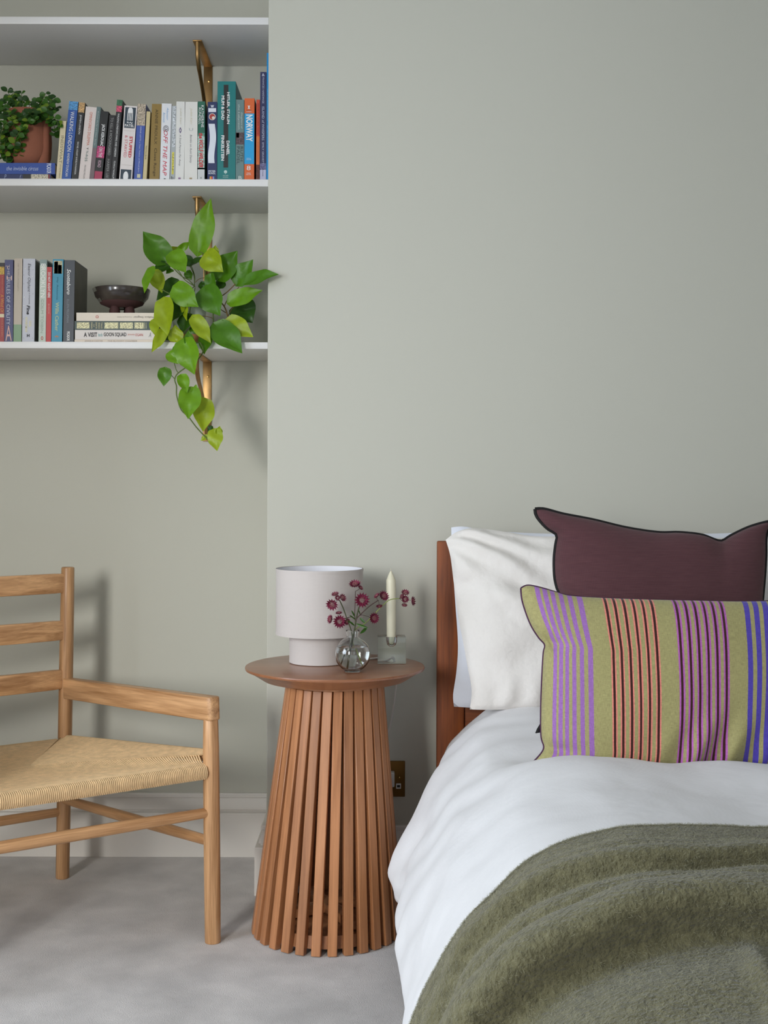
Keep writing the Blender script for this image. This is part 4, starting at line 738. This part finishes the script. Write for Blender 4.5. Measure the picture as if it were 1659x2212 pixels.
# block with a round socket drilled from the top
ring = []
for j in range(sg):
    a = 2*PI*j/sg; c_, s_ = math.cos(a), math.sin(a); k = 1/max(abs(c_)/hw, abs(s_)/hd); ring.append((c_*k, s_*k))
cor = [(sx*hw, sy*hd) for sx, sy in ((1, 1), (-1, 1), (-1, -1), (1, -1))]
for cx_, cy_ in cor:
    j = min(range(sg), key=lambda q: (ring[q][0]-cx_)**2+(ring[q][1]-cy_)**2); ring[j] = (cx_, cy_)
lev = [[(x*.97, y*.97, .0008) for x, y in ring], [(x, y, .004) for x, y in ring], [(x*.985, y*.985, hh*.5) for x, y in ring], [(x, y, hh-.0025) for x, y in ring], [(x*.98, y*.97, hh) for x, y in ring],
       [(.0140*math.cos(2*PI*j/sg), .0140*math.sin(2*PI*j/sg), hh-.001) for j in range(sg)], [(.0133*math.cos(2*PI*j/sg), .0133*math.sin(2*PI*j/sg), hh-.012) for j in range(sg)], [(.0105*math.cos(2*PI*j/sg), .0105*math.sin(2*PI*j/sg), hh-.021) for j in range(sg)], [(.005*math.cos(2*PI*j/sg), .005*math.sin(2*PI*j/sg), hh-.0245) for j in range(sg)]]
for l in lev: blk.v += l
for i in range(len(lev)-1):
    for j in range(sg): blk.f.append((i*sg+j, i*sg+(j+1) % sg, (i+1)*sg+(j+1) % sg, (i+1)*sg+j))
blk.f += [tuple(reversed(range(sg))), tuple((len(lev)-1)*sg+j for j in range(sg))]
blk.obj('glass_block', m_blk, t, 35, local=True)
t = thing('candle', 'ivory dinner candle standing unlit in the glass block', 'candle', (XH, DH, ZT+hh-.0225), (0, -.010, 0))
zc_ = P(0, 1252, DH).z-(ZT+hh-.0225); ztip = P(0, 1234, DH).z-(ZT+hh-.0225)
MB().lathe([(0, 0), (.006, .0005), (.0092, .004), (.0108, .012), (.0116, .03), (.0117, zc_-.002), (.0112, zc_), (.0095, zc_+.004), (.0052, zc_+.014), (.0022, ztip-.001), (.0015, ztip), (0, ztip)], 32).obj('wax', mat('ivory_wax', (228, 222, 196), .4), t, 50, local=True)
MB().tube([(0, 0, ztip-.002), (.0003, 0, ztip+.003), (-.0003, 0, ztip+.007)], .0007, 6).obj('wick', mat('wick', (222, 214, 190), .9), t, local=True)

# ------------------------------------------------------------------ brass wall socket
zc = P(0, 1681.5, DC).z
t = thing('wall_socket', 'brass double wall socket half hidden between the slatted table and duvet', 'socket', ((816-CX)*DC/F, DC, zc))
m_bp = mat('shaded_socket_brass', (112, 82, 42), .5, metal=1)  # brass darkened to carry the shadow of the table
MB().box(-.0735, .0735, -.006, 0, -.0465, .0465).obj('face_plate', m_bp, t, 40, .0015, local=True)
wpl = mat('white_plastic', (225, 224, 220), .4)
MB().box(.012, .046, -.030, -.006, -.016, .022).obj('plug', wpl, t, 40, .003, local=True); MB().box(.050, .063, -.009, -.006, -.025, -.011).obj('usb_port', wpl, t, 40, .001, local=True); MB().box(.0525, .0605, -.0095, -.009, -.021, -.015).obj('usb_slot', mat('black_metal', (22, 20, 20), .4), t, local=True)
MB().lathe([(0, 0), (.003, 0), (.002, .0015), (0, .002)], 12).obj('screw', MATS['screw_brass'], t, 40, M=Matrix.Translation((.0585, -.006, .004)) @ Matrix.Rotation(PI/2, 4, 'X'), local=True)

# ------------------------------------------------------------------ bed
XB0, XB1 = .137, 1.72
m_hb = wood('headboard_wood', (150, 78, 28), (98, 46, 14), .6, .0)
t = thing('bed_frame', 'reddish brown wooden bed with tall headboard against the wall', 'bed', ((XB0+XB1)/2, 3.1, 0))
zh = P(0, 1169, 3.08).z
def vbar(nm, x0, x1, y0, y1, z0, z1, horiz=False):
    if horiz: M = Matrix.Translation((x0, (y0+y1)/2, (z0+z1)/2)) @ Matrix.Rotation(PI/2, 4, 'Y'); return MB().box(-(z1-z0)/2, (z1-z0)/2, -(y1-y0)/2, (y1-y0)/2, 0, x1-x0).obj(nm, m_hb, t, 40, .003, M)
    return MB().box(x0, x1, y0, y1, z0, z1).obj(nm, m_hb, t, 40, .004)
vbar('headboard_post', XB0, XB0+.07, 3.078, 3.118, 0, zh); vbar('headboard_post', XB1-.07, XB1, 3.078, 3.118, 0, zh)
vbar('top_rail', XB0+.07, XB1-.07, 3.080, 3.116, zh-.07, zh-.001, True); vbar('headboard_panel', XB0+.07, XB1-.07, 3.088, 3.108, .25, zh-.07, True)
vbar('side_rail', XB0+.06, XB0+.085, 1.02, 3.078, .17, .30); vbar('side_rail', XB1-.085, XB1-.06, 1.02, 3.078, .17, .30)
vbar('foot_rail', XB0+.085, XB1-.085, 1.02, 1.045, .17, .30, True)
for x in (XB0+.09, XB1-.14): vbar('leg', x, x+.05, 1.05, 1.10, 0, .17)
o = MB().box(XB0+.12, XB1-.10, 1.06, 3.06, .24, .47).obj('mattress', mat('ticking', (222, 220, 214), .9), None, 40, .05, seg=4); tag(o, 'white mattress hidden under the duvet', 'mattress')
# duvet: measured cross-section swept along the bed
PROF = [(.045, .16), (.030, .20), (.036, .235), (.049, .275), (.084, .351), (.118, .413), (.153, .4545), (.222, .510), (.326, .540), (.42, .547), (.60, .545), (.93, .545), (1.30, .545), (1.52, .535), (1.64, .50), (1.72, .44), (1.77, .36), (1.80, .26), (1.81, .18)]
NSG = 230
CS = resample([Vector((x, z, 0)) for x, z in PROF], NSG)
Y0, Y1 = .93, 2.985
def sm(a, b, x): x = min(1, max(0, (x-a)/(b-a))); return x*x*(3-2*x)
def gs(x, c, w): return math.exp(-((x-c)/w)**2)
def duvet_pt(u, y, wr=1.0):
    """u along the cross-section 0..1, y distance along the bed"""
    f = u*NSG; i = min(NSG-1, int(f)); p = CS[i].lerp(CS[i+1], f-i)
    tn = (CS[min(NSG, i+2)]-CS[max(0, i-1)]).normalized(); nx, nz = -tn.y, tn.x
    X, Z = p.x, p.y
    side = 1-sm(.10, .50, Z) if X < .8 else 0            # 1 low on the left side
    top = sm(.50, .54, Z)
    # left side: head end pulled in beside the table, a full corner at y 2.65, hem waves nearer the camera
    dx = side*(.058*sm(2.70, 2.86, y)-.030*gs(y, 2.65, .07)+.010*gs(y, 2.52, .05)-.006*gs(y, 2.36, .06)+.012*math.sin(y*13)*.5)
    X += dx+.030*sm(2.75, 2.95, y)*(1-top)*(X < .5)
    # top: a soft valley where the cushions lie, a crest in front of them
    if .2 < X < 1.7: Z += top*(.016*gs(y, 2.20, .10)-.028*gs(y, 2.40, .09)-.006*gs(y, 2.62, .12)-.004*gs(y, 2.9, .1)+.010*math.sin(X*5.2+1.0)*gs(y, 2.2, .3))
    v = Vector((X*3.0, y*1.4, Z*3.0))
    wk = noise.noise(v*2.2)*.008+noise.noise(Vector((X*9+y*3, y*7-X*3, Z*9)))*.0035
    # drag creases fanning down the side from the head end
    cr_ = math.sin((y*.72-(.6-Z)*.55)*55+noise.noise(v*3)*3.0)
    wk += cr_*.0034*(1-top*.75)*sm(1.7, 2.5, y)*(X < .75)+math.sin(y*26+noise.noise(v*2)*4)*.004*side
    wk += noise.noise(Vector((X*26, y*26, Z*26)))*.0012
    X += nx*wk*wr; Z += nz*wk*wr
    if y < 1.05: Z -= (1.05-y)**1.3*.9
    if y > 2.93 and Z > .2: Z -= (y-2.93)*.25
    return Vector((X, y, Z))
m_duv = cloth('white_linen', (232, 231, 232), 6500, .03, .05, .9, .15, slub=.15, wr=.16, wrscale=9)
mb = MB().grid(lambda u, v: duvet_pt(u, Y0+(Y1-Y0)*v), NSG, 210)
o = mb.obj('duvet', m_duv, None, 80); md = o.modifiers.new('thickness', 'SOLIDIFY'); md.thickness = .010; md.offset = -1
tag(o, 'white linen duvet draped over the bed and down its left side', 'duvet')

# pillows and cushions: surface spanned between four measured seams, stuffed front and back
def pillow(name, label, cat, top, left, bottom, right, plane, T, m, n=(60, 44), ex=.42, warp=None, pipe=None, group=None, dx=0, back=.75, pw=3.0):
    """seams are rows of photo points; plane(y_px) gives their distance from the camera"""
    nu, nv = n
    cv = lambda pts, k: resample([P(x, y, plane(y))+Vector((dx, 0, 0)) for x, y in pts], k)
    tp, bt, lf, rt = cv(top, nu), cv(bottom, nu), cv(left, nv), cv(right, nv)
    def base(i, j):
        u, v = i/nu, j/nv
        dl = lf[j]-(tp[0]*(1-v)+bt[0]*v); dr = rt[j]-(tp[nu]*(1-v)+bt[nu]*v); du = tp[i]-(tp[0]*(1-u)+tp[nu]*u); db = bt[i]-(bt[0]*(1-u)+bt[nu]*u)
        return (tp[0]*(1-u)+tp[nu]*u)*(1-v)+(bt[0]*(1-u)+bt[nu]*u)*v+dl*(1-u)**pw+dr*u**pw+du*(1-v)**1.4+db*v**1.4
    ctr = (bt[0]+bt[nu])/2; t = thing(name, label, cat, tuple(ctr), group=group)
    nrm = (rt[nv//2]-lf[nv//2]).cross(tp[nu//2]-bt[nu//2]).normalized()
    if nrm.y > 0: nrm = -nrm
    mb = MB(); mb.uv = []; 
    def off(i, j):
        u, v = i/nu, j/nv; return (16*u*(1-u)*v*(1-v))**ex
    for sd in (1, -1):
        q = len(mb.v)
        for i in range(nu+1):
            for j in range(nv+1):
                b = base(i, j); f = off(i, j); d = T*f*(1 if sd == 1 else back)
                if warp and sd == 1: d += warp(i/nu, j/nv, b)*min(1, f*2.2)
                mb.v.append(tuple(b+nrm*d*sd)); mb.uv.append((i/nu, 1-j/nv))
        for i in range(nu):
            for j in range(nv):
                a = q+i*(nv+1)+j; mb.f.append((a, a+1, a+nv+2, a+nv+1) if sd == 1 else (a, a+nv+1, a+nv+2, a+1))
    mb.obj('cover', m, t, 75)
    if pipe:
        loop = tp+rt[1:]+bt[::-1][1:]+lf[::-1][1:]
        MB().tube(loop, pipe[0], 8, cap=False).obj('piping', pipe[1], t, 80)
    return t
lp = lambda y0, d0, y1, d1: (lambda y: d0+(d1-d0)*(y-y0)/(y1-y0))
m_pw = cloth('white_pillowcase', (226, 229, 238), 6500, .04, .1, .9, .1, wr=.15, wrscale=14)
m_pc = cloth('cream_linen', (234, 229, 223), 6500, .05, .08, .9, .2, slub=.2, wr=.6, wrscale=11)
def wr_w(u, v, b): return .006*noise.noise(b*9)+.003*noise.noise(b*24)
def wr_c(u, v, b):
    q = math.atan2(v+.05, u+.04)*16+noise.noise(b*7)*2.2; r = math.hypot(u, v)
    w = .016*math.sin(q)*math.exp(-r*3.0)+.013*noise.noise(Vector((b.x*10+b.z*7, b.y*8, b.z*12-b.x*4)))
    w += .007*math.sin(u*60+noise.noise(b*10)*3)*math.exp(-((1-v)*7)**2)
    w += .016*max(0, math.sin((u*1.0-v*.42)*26+noise.noise(b*5)*2))*math.exp(-((u-.20)/.10)**2-((v-.42)/.16)**2)-.008*math.exp(-((v-.30-.1*u)/.05)**2)
    return w
wt = [(975, 1139), (1003, 1137), (1060, 1146), (1200, 1152), (1400, 1152), (1560, 1150), (1625, 1145)]; wl = [(975, 1139), (977, 1200), (984, 1300), (990, 1390), (987, 1450), (980, 1500), (982, 1526)]
wbm = [(982, 1526), (1100, 1532), (1300, 1532), (1500, 1530), (1622, 1526)]; wrr = [(1625, 1145), (1620, 1220), (1612, 1320), (1612, 1420), (1622, 1526)]
ct = [(963, 1166), (984, 1150), (1012, 1141), (1040, 1141), (1100, 1149), (1150, 1157), (1210, 1158), (1350, 1160), (1500, 1162), (1570, 1160), (1605, 1168)]; cl = [(963, 1166), (973, 1200), (981, 1260), (990, 1330), (1002, 1390), (1011, 1440), (1020, 1490), (1016, 1532)]
cb = [(1016, 1532), (1060, 1533), (1120, 1532), (1250, 1536), (1450, 1538), (1590, 1540)]; cr2 = [(1605, 1168), (1595, 1260), (1590, 1360), (1588, 1460), (1590, 1540)]
GP = 'bed pillows against the headboard'
pillow('pillow', 'bright white pillow against the headboard, peeping out behind the cream pillow beside the table', 'pillow', wt, wl, wbm, wrr, lp(1140, 3.035, 1530, 2.995), .05, m_pw, warp=wr_w, group=GP, back=.6)
pillow('pillow', 'creased cream linen pillow nearest the side table', 'pillow', ct, cl, cb, cr2, lp(1140, 2.975, 1535, 2.86), .085, m_pc, (96, 72), .45, wr_c, group=GP, back=.35)
pillow('pillow', 'white pillow on the far right of the bed, behind the second cream pillow', 'pillow', wt, wl, wbm, wrr, lp(1140, 3.035, 1530, 2.995), .05, m_pw, (30, 24), warp=wr_w, group=GP, dx=.80, back=.6)
pillow('pillow', 'cream linen pillow at the right edge, behind the burgundy cushion', 'pillow', ct, cl, cb, cr2, lp(1140, 2.975, 1535, 2.86), .085, m_pc, (40, 30), .45, wr_w, group=GP, dx=.742, back=.35)
# burgundy cushion
m_bur = cloth('burgundy_linen', (106, 71, 74), 3600, .30, .5, .9, .12, col2=(62, 36, 42), slub=.5, uv=False)
btop = [(1156, 1099), (1176, 1099), (1218, 1110), (1281, 1122), (1353, 1139), (1421, 1149), (1468, 1149), (1515, 1154), (1543, 1164), (1560, 1167), (1580, 1155), (1618, 1137), (1655, 1126), (1672, 1124)]
blf = [(1156, 1099), (1160, 1115), (1181, 1139), (1203, 1154), (1201, 1176), (1198, 1206), (1199, 1243), (1204, 1268), (1214, 1300), (1216, 1400), (1206, 1480), (1190, 1530), (1160, 1584)]
bbt = [(1160, 1584), (1220, 1574), (1350, 1582), (1500, 1584), (1610, 1576), (1672, 1588)]; brt = [(1672, 1124), (1656, 1150), (1654, 1200), (1651, 1250), (1647, 1295), (1640, 1400), (1644, 1500), (1672, 1588)]
m_blkp = mat('black_piping', (20, 17, 18), .8)
pillow('cushion', 'burgundy square cushion with black piping, behind the striped cushion', 'cushion', btop, blf, bbt, brt, lp(1100, 2.70, 1585, 2.585), .085, m_bur, (64, 56), .40, lambda u, v, b: .004*noise.noise(b*9)+.010*math.exp(-((u-.80)/.05)**2-(v/.10)**2)*-1, (.0042, m_blkp))
# striped cushion
m_str = cloth('striped_linen', (160, 156, 98), 3600, .0, .35, .9, .2)
def stripes(m):
    nt = m.node_tree; N = nt.nodes; L = nt.links; b = N['Principled BSDF']; base = lin((168, 161, 110)); pur = lin((160, 112, 184)); cor = lin((232, 140, 126)); brn = lin((66, 34, 30)); mau = lin((188, 104, 186)); blu = lin((86, 72, 178))
    ev = [(1100, base)]
    for a, c_ in ((1196.5, 1204.5), (1209.4, 1218.2), (1223.3, 1231.7), (1239, 1248), (1256, 1265.5), (1274, 1285)): ev += [(a, pur), (c_, base)]
    for c_ in (1330, 1348, 1367, 1386.5, 1406, 1425): ev += [(c_-5.8, cor), (c_-2.5, brn), (c_+2.5, cor), (c_+5.8, base)]
    for c_ in (1476, 1495.5, 1514.7, 1534, 1553, 1572): ev += [(c_-6.2, mau), (c_-2.5, brn), (c_+2.5, mau), (c_+6.2, base)]
    for a in (1617.6, 1636.6, 1655.6, 1674.6, 1693.6, 1712.6): ev += [(a, blu), (a+10.5, base)]
    tc = N.new('ShaderNodeTexCoord'); sp = N.new('ShaderNodeSeparateXYZ'); L.new(tc.outputs['UV'], sp.inputs[0])
    prev = None                             # colour ramps hold 32 stops: chain three ramps over the width
    chunks = [ev[:13], [(1300, base)]+ev[13:37], [(1450, base)]+ev[37:61], [(1595, base)]+ev[61:]]
    def toU(x):                             # photo column at mid height -> position across the cloth
        lo_, hi_ = 0.0, 1.0
        for _ in range(40):
            u = (lo_+hi_)/2; pl = 1138+662*u+33*(1-u)**7-33*u**7; fx = 829.5+(pl-829.5)*(1+.036*max(0, 4*u*(1-u))**.36)
            if fx < x: lo_ = u
            else: hi_ = u
        return u
    for ci, ch in enumerate(chunks):
        rp = N.new('ShaderNodeValToRGB'); rp.color_ramp.interpolation = 'CONSTANT'; el = rp.color_ramp.elements
        lo = max(0.0, toU(ch[0][0])) if ci else 0.0
        hi = toU(ch[-1][0])+.002            # each ramp spans only its own group of stripes
        while len(el) > 1: el.remove(el[-1])
        el[0].position = 0; el[0].color = ch[0][1]
        for x, c_ in ch[1:]:
            e = el.new(min(1, max(0, (toU(x)-lo)/(hi-lo)))); e.color = c_
        mrr = N.new('ShaderNodeMapRange'); mrr.inputs[1].default_value = lo; mrr.inputs[2].default_value = hi; L.new(sp.outputs[0], mrr.inputs[0]); L.new(mrr.outputs[0], rp.inputs[0])
        if prev is None: prev = rp.outputs[0]
        else:
            gt = N.new('ShaderNodeMath'); gt.operation = 'GREATER_THAN'; gt.inputs[1].default_value = lo; L.new(sp.outputs[0], gt.inputs[0])
            mx = N.new('ShaderNodeMix'); mx.data_type = 'RGBA'; L.new(gt.outputs[0], mx.inputs[0]); L.new(prev, mx.inputs[6]); L.new(rp.outputs[0], mx.inputs[7]); prev = mx.outputs[2]
    nz = N.new('ShaderNodeTexNoise'); nz.inputs['Scale'].default_value = 1; nz.inputs['Detail'].default_value = 3; mp = N.new('ShaderNodeMapping'); mp.inputs['Scale'].default_value = (60, 340, 1); L.new(tc.outputs['UV'], mp.inputs[0]); L.new(mp.outputs[0], nz.inputs['Vector'])
    mp2 = N.new('ShaderNodeMapping'); mp2.inputs['Scale'].default_value = (520, 40, 1); L.new(tc.outputs['UV'], mp2.inputs[0]); n2 = N.new('ShaderNodeTexNoise'); n2.inputs['Scale'].default_value = 1; L.new(mp2.outputs[0], n2.inputs['Vector'])
    ad = N.new('ShaderNodeMath'); ad.operation = 'ADD'; L.new(nz.outputs[0], ad.inputs[0]); L.new(n2.outputs[0], ad.inputs[1])
    mr = N.new('ShaderNodeMapRange'); mr.inputs[1].default_value = .6; mr.inputs[2].default_value = 1.4; mr.inputs[3].default_value = .72; mr.inputs[4].default_value = 1.28; L.new(ad.outputs[0], mr.inputs[0])
    hs = N.new('ShaderNodeHueSaturation'); L.new(mr.outputs[0], hs.inputs['Value']); L.new(prev, hs.inputs['Color']); L.new(hs.outputs[0], b.inputs['Base Color'])
stripes(m_str)
stp = [(1126, 1270), (1140, 1264), (1165, 1268), (1200, 1278), (1230, 1286), (1300, 1291), (1400, 1295), (1500, 1297), (1600, 1298), (1700, 1294), (1770, 1280), (1800, 1268)]
slf = [(1126, 1270), (1130, 1300), (1146, 1345), (1164, 1375), (1178, 1392), (1175, 1412), (1172, 1470), (1170, 1540), (1171, 1590), (1176, 1618), (1150, 1650)]
sbt = [(1150, 1650), (1200, 1668), (1300, 1676), (1420, 1672), (1550, 1664), (1700, 1664), (1800, 1668)]; srt = [(1800, 1268), (1776, 1340), (1768, 1450), (1766, 1560), (1772, 1620), (1800, 1668)]
def wr_s(u, v, b):
    w = -.022*math.exp(-((u-.035-.05*(v-.33))/.035)**2-((v-.33)/.05)**2)-.014*math.exp(-((u-.05)/.07)**2-((v-.88)/.03)**2)
    w += .012*math.sin((u*1.0+v*.25)*52)*math.exp(-((u-.60)/.16)**2-((v-.92)/.16)**2)+.003*noise.noise(b*11)
    return w
pillow('cushion', 'olive lumbar cushion with purple, coral, pink and blue stripes', 'cushion', stp, slf, sbt, srt, lp(1265, 2.44, 1655, 2.345), .082, m_str, (150, 90), .36, wr_s, (.0022, mat('plum_piping', (72, 34, 66), .8)), pw=7.0)

# ------------------------------------------------------------------ mohair throw
m_thr = mat('mohair_throw', (112, 108, 82), .95, .1, sheen=.25, var=.30, vscale=75, bump=1.0, bscale=190, detail=6)
m_fuz = mat('mohair_fuzz', (158, 155, 130), .9, .1, sheen=.3)
for n_ in m_thr.node_tree.nodes:
    if n_.type == 'BUMP': n_.inputs['Distance'].default_value = .005
Q = NSG
UT0, UT1 = .012, .80
def throw_pt(u, v):
    y = .97+(1.80-.97)*v; us = UT0+(UT1-UT0)*u
    p = duvet_pt(us, y, 1.0); e = .004; pa_ = duvet_pt(us+e, y, .0); pb = duvet_pt(us-e, y, .0)
    tn = (pa_-pb); n = Vector((-tn.z, 0, tn.x)).normalized()
    yy = y+.17*(min(.6, max(.1, p.x))-.38)-.02*(1-sm(.2, .5, p.z))+.02*noise.noise(Vector((p.x*3, p.z*3, 5)))
    wob = yy+.02*noise.noise(Vector((p.x*4, y*5, p.z*4)))
    amp = .38+.62*sm(.28, .53, p.z)
    h = .010+.012*gs(wob, 1.700, .030)+.046*gs(wob, 1.610, .042)+.036*gs(wob, 1.515, .034)+.072*gs(wob, 1.405, .046)-.003*gs(wob, 1.315, .02)+.014*gs(wob, 1.22, .06)+.018*gs(wob, 1.08, .05)
    h = .007+(h-.010)*amp+.0035*noise.noise(p*14)+.012*gs(p.x, .40-.10*(1.32-y), .012)*sm(1.36, 1.28, y)*(p.z > .4)
    h = max(h, .0085); q = p+n*h; q.y += (-.062*gs(wob, 1.390, .036)-.030*gs(wob, 1.605, .034)-.022*gs(wob, 1.505, .028))*amp
    q.y += (yy-y)*sm(0, .25, v)
    return q
nu, nv = 240, 200
mb = MB().grid(throw_pt, nu, nv)
t = thing('throw_blanket', 'fluffy olive green mohair throw rumpled across the foot of the bed', 'blanket', (.6, 1.4, .56))
ob = mb.obj('blanket_cloth', m_thr, t, 80); md = ob.modifiers.new('thickness', 'SOLIDIFY'); md.thickness = .006; md.offset = -1
# loose mohair fibres
rnd = random.Random(21); fz = MB(); V = mb.v
for k in range(150000):
    i = rnd.randrange(nu-1); j = rnd.randrange(nv-1) if k % 9 else nv-1-rnd.randrange(2); a = Vector(V[i*(nv+1)+j]); b = Vector(V[(i+1)*(nv+1)+j]); c = Vector(V[i*(nv+1)+j+1])
    if a.x > .85: continue
    r1, r2 = rnd.random(), rnd.random(); p = a+(b-a)*r1+(c-a)*r2; n = (b-a).cross(c-a)
    if n.length < 1e-12: continue
    n.normalize()
    if n.z < 0 and n.x > 0: n = -n
    d = Vector((rnd.gauss(0, 1), rnd.gauss(0, 1), rnd.gauss(0, 1))); d = (d-n*d.dot(n)).normalized()
    ln = rnd.uniform(.0022, .0065); w = Vector((rnd.gauss(0, 1), rnd.gauss(0, 1), rnd.gauss(0, 1))).cross(d).normalized()*.00013
    m1 = p+d*ln*.55+n*rnd.uniform(.0006, .0028); m2 = m1+d.cross(n)*ln*rnd.uniform(-.4, .4)+d*ln*.35+n*rnd.uniform(-.001, .002); q = len(fz.v)
    fz.v += [tuple(p-w), tuple(p+w), tuple(m1+w), tuple(m1-w), tuple(m2)]; fz.f += [(q, q+1, q+2, q+3), (q+3, q+2, q+4)]
me = bpy.data.meshes.new('fuzz'); me.from_pydata(fz.v, [], fz.f); me.materials.append(m_fuz)
o = put(bpy.data.objects.new('fuzz', me), t); o['kind'] = 'stuff'
